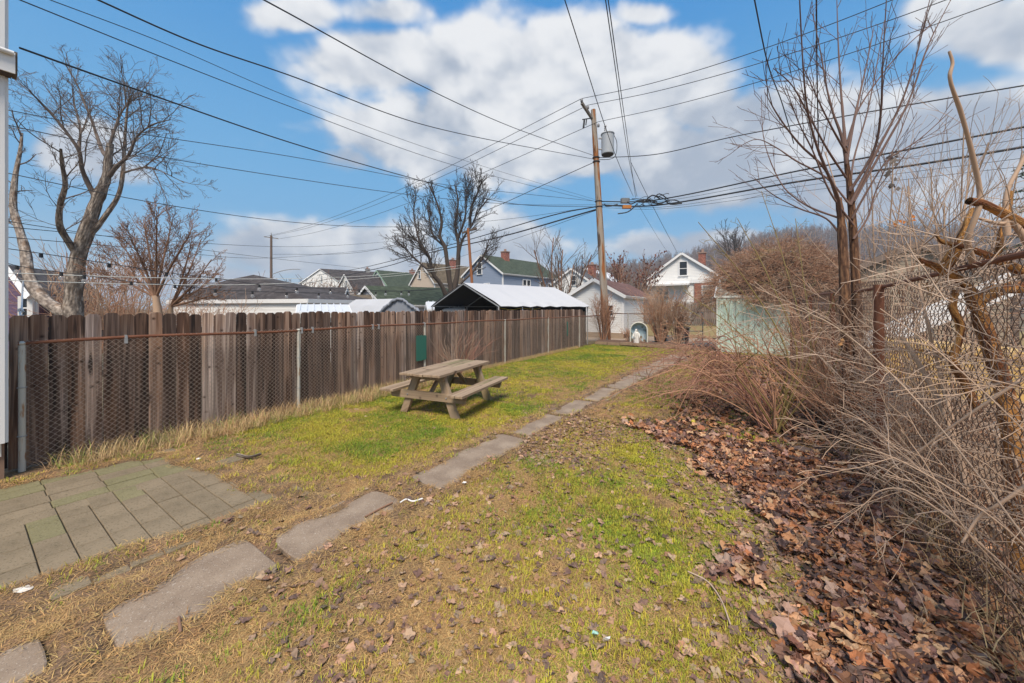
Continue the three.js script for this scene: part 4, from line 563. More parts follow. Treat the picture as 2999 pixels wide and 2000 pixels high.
{
  const s = thing('carport', 'white topped canopy carport with dark inside behind the board fence', 'carport'), L = new V3(-3.7, 0, -17), R = new V3(-0.546, 0, -15), A = L.clone().add(R).multiplyScalar(0.5), len = new V3(4.4, 0, -3.7), e = 1.94, r = 2.93;
  const w = (p, h, k) => p.clone().addScaledVector(len, k).setY(h); const skin = (dy, mt, name) => { const G = new Geo(), N = 14; for (let i = 0; i < N; i++) for (const [p, f] of [[L, 1], [R, 0]]) for (let j = 0; j < 6; j++) { const pt = (k, q) => { const x = A.clone().lerp(p, q * 1.06); return x.addScaledVector(len, k).setY(mix(r, e, q) - 0.04 * Math.sin(q * Math.PI) * Math.abs(Math.sin(k * Math.PI * 5)) + dy + (q > 0.99 ? 0.03 * Math.sin(k * 40) - 0.05 : 0)); }; const a = pt(i / N, j / 6), b = pt((i + 1) / N, j / 6), c = pt((i + 1) / N, (j + 1) / 6), d = pt(i / N, (j + 1) / 6); f ? G.face(a, b, c, d) : G.face(d, c, b, a); } return mesh(name, G.build(), mt, s); };
  skin(0.03, M([0.52, 0.53, 0.55], 0.7, { side: THREE.DoubleSide }), 'canopy_top'); skin(0, M([0.02, 0.02, 0.022], 0.8, { side: THREE.DoubleSide }), 'canopy_lining');
  for (const k of [0, 0.33, 0.66, 1]) { for (const p of [L, R]) mesh('leg', beam(w(p, 0, k), w(p, e - 0.02, k), 0.05, 0.05), steel, s); for (const p of [L, R]) mesh('rafter', beam(w(A, r - 0.03, k), w(p, e - 0.03, k), 0.04, 0.04), steel, s); }
  for (const [p, h] of [[A, r - 0.03], [L, e - 0.02], [R, e - 0.02]]) mesh('purlin', beam(w(p, h, 0), w(p, h, 1), 0.04, 0.04), steel, s);
  const bk = new Geo(); bk.face(w(L, 0, 0.98), w(R, 0, 0.98), w(R, e, 0.98), w(A, r - 0.05, 0.98), w(L, e, 0.98)); bk.face(w(L, 0, 0.02), w(L, 0, 0.97), w(L, e, 0.97), w(L, e, 0.02)); mesh('back_curtain', bk.build(), M([0.022, 0.022, 0.024], 0.85, { side: THREE.DoubleSide }), s);
  mesh('yellow_cord', new Geo().tube(curve([w(R, 1.86, 0), w(R, 1.78, 0.12), w(R, 1.84, 0.22), w(R, 1.8, 0.35), w(R, 1.86, 0.42)], 20), 0.012, 5).build(), M([0.6, 0.42, 0.05], 0.6), s);
}
// near house at the left: corner board, clapboards, eave
{
  const h = thing('house', 'corner of the near white house with clapboards and dark soffit', 'house', [-5.46, 0, -3.94], YAW);   // local +z runs back along the wall, +x faces the yard
  mesh('wall', box(0.12, 5.6, 3.2, -0.09, 3.05, 1.62), offWhite, h);
  for (let i = 0; i < 40; i++) { const y = 0.42 + i * 0.125; if (y > 4.9) break; const s = new THREE.Shape([[0, 0], [0.03, 0], [0.008, 0.13], [0, 0.13]].map(([x, q]) => new THREE.Vector2(x, q))); const e = new THREE.ExtrudeGeometry(s, { depth: 3.0, bevelEnabled: false }); e.translate(-0.028, y, 0.11); mesh('clapboard', e, offWhite, h); }
  mesh('corner_board', merge([box(0.024, 4.9, 0.11, 0.014, 2.85, 0.055), box(0.13, 4.9, 0.024, -0.065, 2.85, -0.012)]), trimW, h);
  mesh('foundation', box(0.1, 0.44, 3.2, -0.1, 0.2, 1.6), M([0.25, 0.16, 0.11], 0.9), h);
  const sf = mesh('soffit', box(0.12, 0.03, 3.2, 0.07, 4.35, 1.56), M([0.07, 0.05, 0.035], 0.8), h); mesh('fascia', box(0.02, 0.22, 3.24, 0.14, 4.46, 1.56), trimW, sf);
  mesh('eave_board', box(0.16, 0.24, 0.03, 0.06, 4.47, -0.06), M([0.12, 0.09, 0.065], 0.8), h);
  mesh('gutter', new Geo().tube([new V3(0.175, 4.55, -0.05), new V3(0.175, 4.57, 3.2)], 0.025, 8).build(), trimW, h);
  mesh('roof', box(1.1, 0.05, 3.1, -0.36, 4.88, 1.65, 0, 0, -0.5), roofDark, h);
}
// green metal shed
{
  const W = 3.25, D = 2.4, Hh = 2.28, s = thing('metal_shed', 'pale mint green metal shed half hidden by brush', 'shed', yd(17.5, 5.8), YAW), green = M([1, 1, 1], 0.6, { map: tex(512, 512, (x, y) => { const n = wrap(x, y, 5, 3, 4), st = wrap(x * 1, y * 0.15, 12, 8, 3); let c = mix3([0.74, 0.82, 0.76], [0.81, 0.88, 0.82], n); c = mix3(c, [0.52, 0.60, 0.52], smooth(0.56, 0.72, st) * 0.4); return mix3(c, [0.42, 0.30, 0.2], smooth(0.68, 0.74, wrap(x, y, 12, 50, 3)) * 0.6); }) });
  const N = 5; for (let i = 0; i < N; i++) { const g = box(W / N - 0.008, Hh, 0.02, (i + 0.5) * W / N, Hh / 2, 0); mesh('panel', g, green, s); for (const q of [0.02, 0.32, 0.62]) mesh('rib', box(0.025, Hh - 0.05, 0.016, (i + q) * W / N + 0.02, Hh / 2, 0.016), green, s); }
  mesh('side_wall', box(0.02, Hh, D, -0.015, Hh / 2, -D / 2), green, s); mesh('side_wall', box(0.02, Hh, D, W + 0.015, Hh / 2, -D / 2), green, s); mesh('back_wall', box(W, Hh, 0.02, W / 2, Hh / 2, -D), green, s);
  mesh('trim', merge([box(W + 0.2, 0.075, 0.06, W / 2, Hh + 0.04, 0.02), box(0.05, Hh, 0.05, -0.02, Hh / 2, 0.02), box(0.05, Hh, 0.05, W + 0.02, Hh / 2, 0.02)]), M([0.68, 0.70, 0.62], 0.6), s);
  mesh('roof', merge([box(W + 0.16, 0.05, D * 0.62, W / 2, Hh + 0.35, -D * 0.27, 0.5, 0, 0), box(W + 0.16, 0.05, D * 0.62, W / 2, Hh + 0.35, -D * 0.75, -0.5, 0, 0)]), M([0.55, 0.56, 0.5], 0.7), s);
  mesh('gutter', new Geo().tube([new V3(-0.12, Hh + 0.02, 0.04), new V3(-0.06, Hh + 0.5, -0.3)], 0.03, 6).build(), trimW, s);
}
// things in the neighbour's yard, behind the wire fence
{
  const b = thing('yellow_trailer_box', 'orange yellow steel trailer box behind the wire fence', 'trailer', at(2720, 1040, 5.6).setY(0), YAW - 0.15), y = M([0.70, 0.46, 0.15], 0.55);
  const s = new THREE.Shape([[-0.7, 0.6], [0.6, 0.6], [0.75, 0.85], [0.75, 1.2], [-0.5, 1.3], [-0.8, 0.9]].map(([x, q]) => new THREE.Vector2(x, q))); const e = new THREE.ExtrudeGeometry(s, { depth: 1.1, bevelEnabled: true, bevelSize: 0.03, bevelThickness: 0.03, bevelSegments: 2 }); e.translate(0.1, 0, -0.55); mesh('body', e, y, b);
  mesh('rim', box(1.42, 0.08, 1.24, 0.22, 1.27, 0, 0, 0, -0.07), M([0.70, 0.46, 0.16], 0.5), b);
  for (const x of [-0.35, 0.5]) { const w = mesh('wheel', new THREE.CylinderGeometry(0.27, 0.27, 0.18, 20).rotateX(Math.PI / 2).translate(x, 0.27, 0.62), black, b); mesh('hub', new THREE.CylinderGeometry(0.11, 0.11, 0.2, 14).rotateX(Math.PI / 2).translate(x, 0.27, 0.62), steel, w); }
  const w = thing('leaning_plank', 'long white plank leaning behind the yellow trailer box', 'plank', at(2740, 950, 7).setY(0), YAW); mesh('board', box(2.3, 0.38, 0.06, 0, 1.72, 0, 0, 0, 0.55), trimW, w); mesh('prop', merge([box(0.06, 1.5, 0.06, -0.4, 0.75, -0.07), box(0.06, 2.0, 0.06, 0.5, 1.0, -0.07)]), barkTan, w);
  const gw = thing('grey_board_wall', 'grey board wall across the neighbouring yard behind the trailer box', 'wall', yd(5, 12.9), YAW); for (let i = 0; i < 60; i++) { const o = mesh('board', box(0.02, 2.1, 0.15, 0, 1.05, -i * 0.157), i % 3 ? greyWood : M([0.62, 0.6, 0.58], 0.9, { map: greyWood.map }), gw); o.position.y = rr(-0.02, 0.02); } mesh('rail', box(0.05, 0.1, 9.4, 0.04, 1.6, -4.6), greyWood, gw); mesh('rail', box(0.05, 0.1, 9.4, 0.04, 0.5, -4.6), greyWood, gw);
  const lump = (p, sx, sy, sz, label, m) => { const g = new THREE.IcosahedronGeometry(1, 5), q = g.attributes.position; for (let i = 0; i < q.count; i++) { const k = 0.72 + 0.5 * Math.abs(fbm(q.getX(i) * 2.6 + sx, q.getY(i) * 2.6, q.getZ(i) * 2.6, 3) - 0.35); q.setXYZ(i, q.getX(i) * k * sx, Math.max(-0.3, q.getY(i) * k) * sy, q.getZ(i) * k * sz); } g.computeVertexNormals(); const o = single('tarp_heap', g, m, label, 'tarp'); o.position.copy(p).setY(0.3 * sy); };
  lump(at(2570, 1150, 5.0), 0.38, 0.95, 0.4, 'tall black plastic covered heap behind the wire fence post', M([0.03, 0.032, 0.04], 0.35));
  lump(at(2660, 1250, 4.6), 0.42, 0.25, 0.3, 'crumpled black plastic sheet on the drive behind the wire fence', M([0.05, 0.052, 0.065], 0.3));
  const lb = thing('lumber_beam', 'pale yellow wooden beam lying along the far side of the wire fence', 'beam', [0, 0, 0], 0); mesh('beam', beam(at(2505, 1105, 5.3), at(2640, 1270, 4.35), 0.16, 0.12), M([0.66, 0.50, 0.26], 0.7, { map: tableTex }), lb); mesh('support', merge([beam(at(2510, 1110, 5.3).setY(0), at(2510, 1115, 5.3), 0.1, 0.1), beam(at(2632, 1262, 4.38).setY(0), at(2632, 1268, 4.38), 0.1, 0.1)]), barkTan, lb);
}

// ---------- utility pole, wires ----------
const PD = 20.6;                                            // depth of the pole
const onPole = (y) => { const t = (990 - y) / (990 - 322); return at(mix(1777, 1738, t), y, PD); };
{
  const p = thing('utility_pole', 'tall leaning weathered wooden utility pole with grey transformer', 'pole');
  const b = at(1777, 990, PD).setY(-0.3), pts = [b]; for (let k = 0; k <= 16; k++) pts.push(onPole(mix(990, 322, k / 16)));
  mesh('shaft', new Geo().tube(pts, pts.map((q, k) => mix(0.235, 0.135, k / 17)), 16).build(), poleMat, p);
  const arm0 = onPole(345), tipA = at(1704, 301, PD - 0.9);
  mesh('crossarm', beam(arm0.clone().add(new V3(0, -0.1, -0.1)), tipA, 0.12, 0.14), greyWood, p);
  const ins = (c, m = M([0.25, 0.25, 0.26], 0.3)) => { const g = new THREE.LatheGeometry([[0.03, -0.08], [0.075, -0.06], [0.05, -0.02], [0.08, 0], [0.05, 0.04], [0.07, 0.06], [0.03, 0.12], [0.001, 0.13]].map(([x, y]) => new THREE.Vector2(x, y)), 10); g.translate(c.x, c.y, c.z); mesh('insulator', g, m, p); };
  ins(tipA.clone().add(new V3(0, 0.12, 0))); ins(at(1722, 318, PD - 0.5).add(new V3(0, 0.05, 0))); ins(at(1753, 368, PD - 0.3));
  const cut = at(1712, 350, PD - 0.7); mesh('fuse_cutout', merge([new Geo().tube([cut, cut.clone().add(new V3(-0.05, -0.45, 0))], 0.05, 8).build(), new Geo().tube([cut.clone().add(new V3(0.12, 0.02, 0)), cut.clone().add(new V3(0.08, -0.3, 0))], 0.03, 8).build(), beam(cut.clone().add(new V3(-0.1, 0, 0)), arm0, 0.05, 0.05)]), black, p);
  // transformer
  const tc = at(1780, 392, PD - 0.25), th = 1.15, tr = 0.345; const tg = new THREE.LatheGeometry([[0.001, 0], [tr - 0.03, 0.0], [tr, 0.03], [tr, th - 0.05], [tr + 0.03, th - 0.05], [tr + 0.03, th], [tr * 0.6, th + 0.1], [0.001, th + 0.13]].map(([x, y]) => new THREE.Vector2(x, y - th)), 26); tg.translate(tc.x, tc.y, tc.z); const tm = mesh('transformer', tg, M([0.40, 0.43, 0.46], 0.5), p); mesh('bottom', new THREE.CylinderGeometry(tr - 0.02, tr - 0.02, 0.02, 24).translate(tc.x, tc.y - th - 0.012, tc.z), M([0.06, 0.06, 0.06], 0.8), tm);
  mesh('bushing', merge([0, 0.1, 0.2, 0.3].map((h) => new THREE.CylinderGeometry(0.045, 0.07, 0.08, 10).translate(tc.x - 0.14, tc.y + 0.12 + h, tc.z + 0.05))), M([0.35, 0.35, 0.36], 0.4), tm);
  mesh('bracket', merge([beam(tc.clone().add(new V3(-tr - 0.15, -0.25, 0)), tc.clone().add(new V3(-tr + 0.02, -0.25, 0)), 0.1, 0.06), beam(tc.clone().add(new V3(-tr - 0.15, -0.85, 0)), tc.clone().add(new V3(-tr + 0.02, -0.85, 0)), 0.1, 0.06)]), steel, tm);
  mesh('lead', new Geo().tube(curve([tc.clone().add(new V3(tr, -0.1, 0.05)), tc.clone().add(new V3(tr + 0.15, -0.5, 0.05)), tc.clone().add(new V3(tr - 0.02, -1.35, 0.1)), onPole(468)], 20), 0.018, 5).build(), wireMat, tm);
  for (const y of [462, 474, 590, 606]) { const c = onPole(y); mesh('clamp', new THREE.TorusGeometry(0.175, 0.035, 6, 16).rotateX(Math.PI / 2).translate(c.x, c.y, c.z), wireMat, p); }
  const rs = new Geo().tube([onPole(975).add(new V3(0.2, 0, 0.1)), onPole(900).add(new V3(0.19, 0, 0.1))], 0.03, 6).build(); mesh('conduit', rs, rust, p);
}
function wire(pts, r, label, group, sub = 26) { const c = curve(pts, sub * (pts.length - 1)); return single('overhead_wire', new Geo().tube(c, r, 5).build(), wireMat, label, 'wire', group); }
const hang = (a, b, sag) => [a, a.clone().lerp(b, 0.25).add(new V3(0, -sag * 0.75, 0)), a.clone().lerp(b, 0.5).add(new V3(0, -sag, 0)), a.clone().lerp(b, 0.75).add(new V3(0, -sag * 0.75, 0)), b];
{
  const G1 = 'service wires from the pole to the near house', l1 = 'black service wire running from the utility pole toward the near house';
  const left = [   // [x, y, depth] stations seen from the house side toward the pole
    [[700, -40, 5.2], [850, 41, 6.4], [1237, 252, 10.5], [1500, 372, 15.2], [1738, 455, PD]], [[240, -22, 4.8], [560, 120, 6.0], [850, 221, 7.8], [1240, 365, 12], [1738, 466, PD]],
    [[90, -22, 4.4], [470, 122, 5.8], [850, 285, 8.5], [1300, 450, 13], [1752, 587, PD]], [[40, -8, 4.2], [470, 165, 5.6], [850, 312, 8.2], [1300, 475, 13], [1752, 592, PD]],
    [[58, 140, 4.1], [400, 262, 5.2], [850, 417, 7.8], [1238, 530, 11.5], [1500, 596, 15.5], [1752, 606, PD]]];
  left.forEach((w, i) => wire(w.map((q) => at(...q)), [0.013, 0.013, 0.006, 0.0075, 0.012][i], l1, G1));
  const l2 = 'slack black wire strung over the board fence from the left to the pole', G2 = 'wires strung over the board fence';
  for (const w of [[[-30, 312, 8], [300, 374, 9.2], [850, 458, 12.2], [1300, 540, 16.5], [1752, 590, PD]], [[-30, 355, 7.6], [420, 450, 9.2], [850, 521, 11.6], [1240, 575, 15], [1500, 598, 17.5], [1752, 600, PD]], [[-30, 496, 8], [420, 588, 9.6], [850, 650, 13], [1170, 664, 17], [1500, 640, 21], [1752, 604, PD]]]) wire(w.map((q) => at(...q)), 0.010, l2, G2);
  for (const w of [[[-30, 660, 9], [500, 706, 14], [900, 722, 24], [1240, 700, 40]], [[-30, 690, 9], [420, 728, 13], [800, 755, 24], [1200, 720, 40]], [[-30, 640, 9], [300, 690, 12], [700, 745, 20], [1100, 790, 36]]]) wire(w.map((q) => at(...q)), 0.010, 'thin far wire crossing low behind the bare trees at the left', 'thin far wires behind the trees');
  // three conductors on top, from the far pole across to the right
  const l3 = 'bare line conductor running over the top of the utility pole', G3 = 'line conductors on top of the pole', far = at(795, 690, 52);
  [[[776, 693], [1704, 294], [2540, 0]], [[800, 690], [1723, 313], [2690, 0]], [[815, 700], [1752, 362], [2857, 0]]].forEach(([a, b, c], i) => { const A = at(...a, 52), B = at(...b, PD - [0.9, 0.5, 0.3][i]).add(new V3(0, 0.1, 0)), C = at(c[0], c[1], 11.5); wire([...hang(A, B, 1.1)], 0.016, l3, G3, 12); wire(hang(B, C.clone().lerp(B, -0.25), 0.5), 0.014, l3, G3, 10); });
  // toward the right
  const l4 = 'black cable running from the utility pole to the right', G4 = 'cables from the pole to the right';
  for (const [w, r] of [[[[1752, 462, PD], [1920, 452, 18.5], [2150, 400, 15.5], [2600, 318, 12], [3060, 240, 10]], 0.02], [[[1760, 590, PD], [1900, 588, 19], [2350, 498, 14], [2700, 430, 11.5], [3060, 360, 10]], 0.03], [[[1760, 600, PD], [1900, 603, 19], [2350, 530, 14], [2700, 480, 11.5], [3060, 420, 10]], 0.036], [[[1760, 596, PD], [1930, 590, 19], [2350, 515, 15], [3060, 395, 11]], 0.008], [[[1760, 608, PD], [1930, 612, 19], [2350, 560, 15], [3060, 480, 11]], 0.008], [[[1760, 604, PD], [1930, 607, 19], [2350, 545, 15], [3060, 455, 11]], 0.008]]) wire(w.map((q) => at(...q)), r, l4, G4);
  // from the pole to the left, down past the far houses
  const l5 = 'black cable sloping from the utility pole down over the far houses', G5 = 'cables from the pole down over the houses';
  for (const [w, r] of [[[[1752, 604, PD], [1640, 625, 23], [1380, 700, 31], [1080, 780, 45], [930, 806, 60]], 0.035], [[[1752, 612, PD], [1480, 690, 27], [1240, 745, 37], [1140, 778, 45], [900, 830, 62]], 0.045], [[[1752, 614, PD], [1560, 682, 25], [1300, 768, 35]], 0.012], [[[1738, 476, PD], [1600, 538, 23], [1410, 622, 28], [1080, 735, 40], [800, 745, 52]], 0.02]]) wire(w.map((q) => at(...q)), r, l5, G5);
  // overhead, from the roof above the camera to the pole
  const l6 = 'taut black wire dropping from overhead to the cable splice', G6 = 'wires dropping from overhead to the splice';
  for (const w of [[[1640, -45, 6], [1790, 420, 11], [1855, 575, PD - 1.5]], [[1768, -40, 6], [1843, 470, 15], [1866, 575, PD - 1.5]], [[1776, -40, 6], [1847, 470, 15], [1862, 578, PD - 1.5]], [[2202, -40, 5], [2250, 190, 6.2], [2290, 300, 7.2], [2325, 420, 8.5]], [[2391, -40, 5], [2393, 200, 6], [2398, 455, 7.5]]]) wire(w.map((q) => at(...q)), 0.010, l6, G6);
  wire([[1848, 475, PD - 1], [1900, 580, 22], [1985, 742, 33]].map((q) => at(...q)), 0.014, 'black wire dropping from the splice to the white gabled house', undefined);
  wire([[1870, 600, PD - 1], [1930, 700, 26], [1960, 745, 30]].map((q) => at(...q)), 0.008, 'thin wire from the splice box toward the far hillside', undefined);
  // splice tangle on the cable
  const s = thing('cable_splice', 'tangled black cable splice with grey and orange boxes beside the pole', 'splice'), T = new Geo();
  for (let k = 0; k < 26; k++) { const x = rr(1765, 1960), y = 590 - (x - 1780) * 0.05 + rr(-8, 14), c = at(x, y, PD - 1 - (x - 1765) / 130); T.tube(curve([c, c.clone().add(new V3(rr(0.1, 0.4), rr(-0.15, 0.15), rr(-0.2, 0.2))), c.clone().add(new V3(rr(0.4, 0.9), rr(-0.2, 0.2), rr(-0.2, 0.2)))], 6), rr(0.012, 0.035), 5); }
  mesh('cable_loops', T.build(), wireMat, s); const c1 = at(1831, 588, PD - 1.4), c2 = at(1836, 606, PD - 1.5); mesh('grey_box', box(0.42, 0.24, 0.22, c1.x, c1.y, c1.z), M([0.16, 0.17, 0.18], 0.6), s); mesh('orange_box', box(0.44, 0.17, 0.18, c2.x, c2.y, c2.z), M([0.45, 0.17, 0.03], 0.6), s); mesh('drip_loop', new Geo().tube(curve([at(1810, 626, PD - 1.5), at(1840, 620, PD - 1.5), at(1866, 598, PD - 1.5)], 12), 0.03, 6).build(), wireMat, s);
}
// far pole and T pole
{
  const p = thing('utility_pole', 'slim far utility pole with short arms beyond the dark hip roof', 'pole'); const t = at(795, 690, 52); mesh('shaft', new Geo().tube([new V3(t.x, -0.2, t.z), t], [0.2, 0.14], 10).build(), M([0.16, 0.11, 0.08], 0.9), p); mesh('crossarm', beam(at(774, 693, 52), at(816, 699, 52.6), 0.1, 0.1), greyWood, p); mesh('insulator', new THREE.CylinderGeometry(0.06, 0.08, 0.4, 8).translate(t.x, t.y + 0.2, t.z), steel, p); mesh('lamp_arm', new Geo().tube(curve([at(798, 803, 52), at(830, 792, 52), at(865, 788, 52), at(880, 789, 52)], 12), 0.06, 6).build(), steel, p);
  const c = thing('clothesline_pole', 'rusty brown clothesline pole with a slanted wooden crossarm', 'pole'); mesh('shaft', new Geo().tube([at(1384, 900, 19.6).setY(0), at(1383, 830, 19.6), at(1371, 668, 19.6)], [0.075, 0.075, 0.07], 10).build(), M([0.27, 0.10, 0.035], 0.8), c); mesh('crossarm', beam(at(1355, 682, 19.8), at(1396, 668, 19.4), 0.1, 0.08), M([0.12, 0.09, 0.07], 0.9), c);
  const wl = (a) => single('clothesline', new Geo().tube(curve(a.map((q) => at(...q)), 50), 0.007, 5).build(), M([0.72, 0.72, 0.66], 0.6), 'white clothesline stretched behind the board fence to the brown pole', 'clothesline', 'white clotheslines behind the board fence');
  wl([[-20, 798, 5.6], [400, 812, 7.2], [743, 817, 9.2], [1100, 806, 13], [1370, 775, 19.4]]); wl([[-20, 820, 5.6], [400, 832, 7.2], [743, 833, 9.2], [1100, 813, 13], [1370, 782, 19.4]]);
  const r = thing('tied_rope', 'pale knotted rope hanging from the clothesline onto the board fence top', 'rope'); mesh('strand', new Geo().tube(curve([at(68, 824, 5.0), at(66, 860, 4.95), at(64, 905, 4.75), at(60, 922, 4.6), at(70, 924, 4.58)], 24), 0.009, 6).build(), trimW, r); mesh('knot', new THREE.TorusKnotGeometry(0.02, 0.008, 40, 6).translate(...at(62, 910, 4.7).toArray()), trimW, r);
}
// festoon bulbs on two dark cords
{
  const rows = [[[-20, 722], [121, 742], [320, 772], [488, 798], [634, 815], [760, 833], [870, 842], [968, 845], [1053, 849], [1130, 851], [1198, 852], [1290, 846]], [[-20, 758], [50, 778], [180, 797], [247, 806], [385, 825], [513, 835], [631, 848], [740, 853], [840, 856], [934, 858], [1019, 857], [1101, 855], [1176, 852], [1280, 846]]];
  const proto = new THREE.Group(); proto.name = 'x'; const sk = new THREE.Mesh(new THREE.CylinderGeometry(0.018, 0.022, 0.06, 10).translate(0, -0.03, 0), black); sk.name = 'socket'; const bulb = new THREE.Mesh(new THREE.LatheGeometry([[0.016, -0.055], [0.03, -0.085], [0.032, -0.1], [0.024, -0.122], [0.001, -0.132]].map(([x, y]) => new THREE.Vector2(x, y)), 14), new THREE.MeshPhysicalMaterial({ color: 0xffffff, roughness: 0.05, transmission: 0.85, thickness: 0, ior: 1.4 })); bulb.name = 'bulb'; proto.add(sk, bulb);
  rows.forEach((r, k) => {
    const dep = (x) => { const q = (x - 1500) / F, u = (5.67 + q * 4.19 * 1) ; const uu = (5.67 + 4.19 * q) / (0.549 - 0.836 * q); return 4.19 + 0.836 * uu + 0.9 + k * 0.5; };
    const pts = r.map(([x, y]) => at(x, y, dep(x))); single('light_cord', new Geo().tube(curve(pts, 60), 0.006, 5).build(), wireMat, 'dark festoon cord carrying clear bulbs above the board fence', 'light cord', 'festoon light cords');
    pts.slice(1, -1).forEach((p) => { const o = proto.clone(); o.name = numbered('string_light'); o.position.copy(p); o.traverse((m) => { m.castShadow = m.receiveShadow = true; }); scene.add(o); tag(o, 'clear round bulb in black socket hanging from a festoon cord', 'light bulb', 'festoon bulbs above the fence'); });
  });
}
// ---------- bare trees and brush ----------
const rot = (d, ang) => { const a = new V3(rr(-1, 1), rr(-1, 1), rr(-1, 1)).cross(d).normalize(); return d.clone().applyAxisAngle(a, ang); };
function grow(G, p, dir, len, r, lvl, o) {
  const n = o.seg[lvl], pts = [p.clone()], rad = [r], dirs = [dir.clone()]; let d = dir.clone(), q = p.clone(); const end = lvl === o.max ? 0.35 : 0.45;
  for (let i = 1; i <= n; i++) { d.x += rr(-1, 1) * o.wig[lvl]; d.y += rr(-1, 1) * o.wig[lvl] + o.up[lvl]; d.z += rr(-1, 1) * o.wig[lvl]; d.normalize(); q = q.clone().addScaledVector(d, len / n); if (o.floor !== undefined && q.y < o.floor) { q.y = o.floor + rr(0, 0.03); d.y = Math.abs(d.y) * 0.3; } pts.push(q); rad.push(Math.max(o.minr || 0.002, r * mix(1, end, i / n))); dirs.push(d.clone()); }
  (Array.isArray(G) ? G[Math.min(lvl, G.length - 1)] : G).tube(pts, rad, r > 0.05 ? 8 : r > 0.015 ? 5 : 3, false, Math.max(1, Math.round(r * 6)));
  if (lvl < o.max) { const kn = o.kids[lvl]; for (let k = 0; k < kn; k++) { const t = mix(o.t0[lvl], 1, (k + rnd()) / kn), i = Math.min(n - 1, Math.floor(t * n)), b = pts[i].clone().lerp(pts[i + 1], t * n - i); grow(G, b, rot(dirs[i], rr(o.ang[lvl] * 0.6, o.ang[lvl] * 1.3)), len * o.lr[lvl] * rr(0.6, 1.15) * (1.15 - 0.55 * t), Math.max(o.minr || 0.002, rad[i] * rr(0.42, 0.62)), lvl + 1, o); } }
}
function limb(G, pts, r0, r1, sides = 9) { const c = curve(pts, pts.length * 4), kz = rnd() * 50; G.tube(c, c.map((p, k) => mix(r0, r1, k / (c.length - 1)) * (0.86 + 0.3 * noise(k * 0.6, kz))), sides, true, Math.max(1, Math.round(r0 * 8))); return c; }
const sprout = (G, c, from, n, len, r, o, ang = 0.8) => { for (let k = 0; k < n; k++) { const t = mix(from, 1, (k + rnd()) / n), i = Math.min(c.length - 2, Math.floor(t * (c.length - 1))), d = c[i + 1].clone().sub(c[i]).normalize(); grow(G, c[i], rot(d, rr(ang * 0.4, ang * 1.2)), len * rr(0.6, 1.2) * (1.2 - 0.5 * t), r * rr(0.6, 1.1), 0, o); } };
// big pale barked tree at the left
{
  const t = thing('bare_tree', 'big bare many limbed tree with pale grey bark behind the fence', 'tree'), T = new Geo(), B = new Geo(), D = 11, a = (x, y, dz = 0) => at(x, y, D + dz);
  const o = { max: 2, seg: [6, 5, 4], wig: [0.16, 0.2, 0.24], up: [0.04, 0.03, 0.02], kids: [6, 5], t0: [0.2, 0.15], ang: [0.75, 0.8], lr: [0.5, 0.5], minr: 0.0042 };
  const L = [[[[222, 1010], [214, 906], [219, 830], [230, 753], [255, 676], [280, 600], [296, 560], [312, 520], [318, 465], [324, 420]], 0.34, 0.1], [[[212, 925], [150, 893], [105, 848], [82, 792], [76, 740], [60, 680], [40, 610], [45, 520], [60, 440], [65, 390]], 0.25, 0.05], [[[224, 740], [196, 700], [176, 661], [177, 600], [192, 540], [183, 482], [179, 437]], 0.13, 0.04], [[[250, 700], [285, 665], [308, 634], [348, 571], [362, 491], [364, 446], [368, 390], [372, 330], [382, 280]], 0.11, 0.025], [[[284, 585], [255, 530], [240, 491], [232, 442], [196, 388], [156, 339], [120, 300], [85, 265]], 0.09, 0.02], [[[318, 465], [300, 440], [286, 402], [268, 348], [245, 295], [228, 250], [192, 187]], 0.08, 0.018], [[[322, 515], [340, 490], [362, 470], [380, 450], [402, 400], [446, 366], [500, 350]], 0.08, 0.018], [[[232, 442], [236, 380], [226, 330], [215, 300]], 0.05, 0.015], [[[366, 505], [400, 495], [440, 490], [480, 505], [540, 535]], 0.04, 0.012], [[[324, 420], [340, 370], [356, 330], [380, 300], [420, 275]], 0.055, 0.015]];
  L.forEach(([p, r0, r1], i) => { const dz = (q) => (i ? (i % 2 ? 1 : -1) * 0.12 * q * (i % 3 + 0.5) : 0); const c = limb(i < 4 ? T : B, p.map(([x, y], q) => a(x, y, dz(q))), r0 * 0.74, r1 * 0.7); if (i === 0) sprout(B, c, 0.75, 4, 1.1, 0.03, o); else if (i === 1) sprout(B, c, 0.55, 9, 1.0, 0.025, o); else sprout(B, c, i === 3 ? 0.5 : 0.25, i === 3 || i === 6 || i === 9 ? 16 : 11, i > 3 ? 1.5 : 1.3, 0.016, o); });
  mesh('trunk', T.build(), barkGrey, t); mesh('branches', B.build(), twigGrey, t);
}
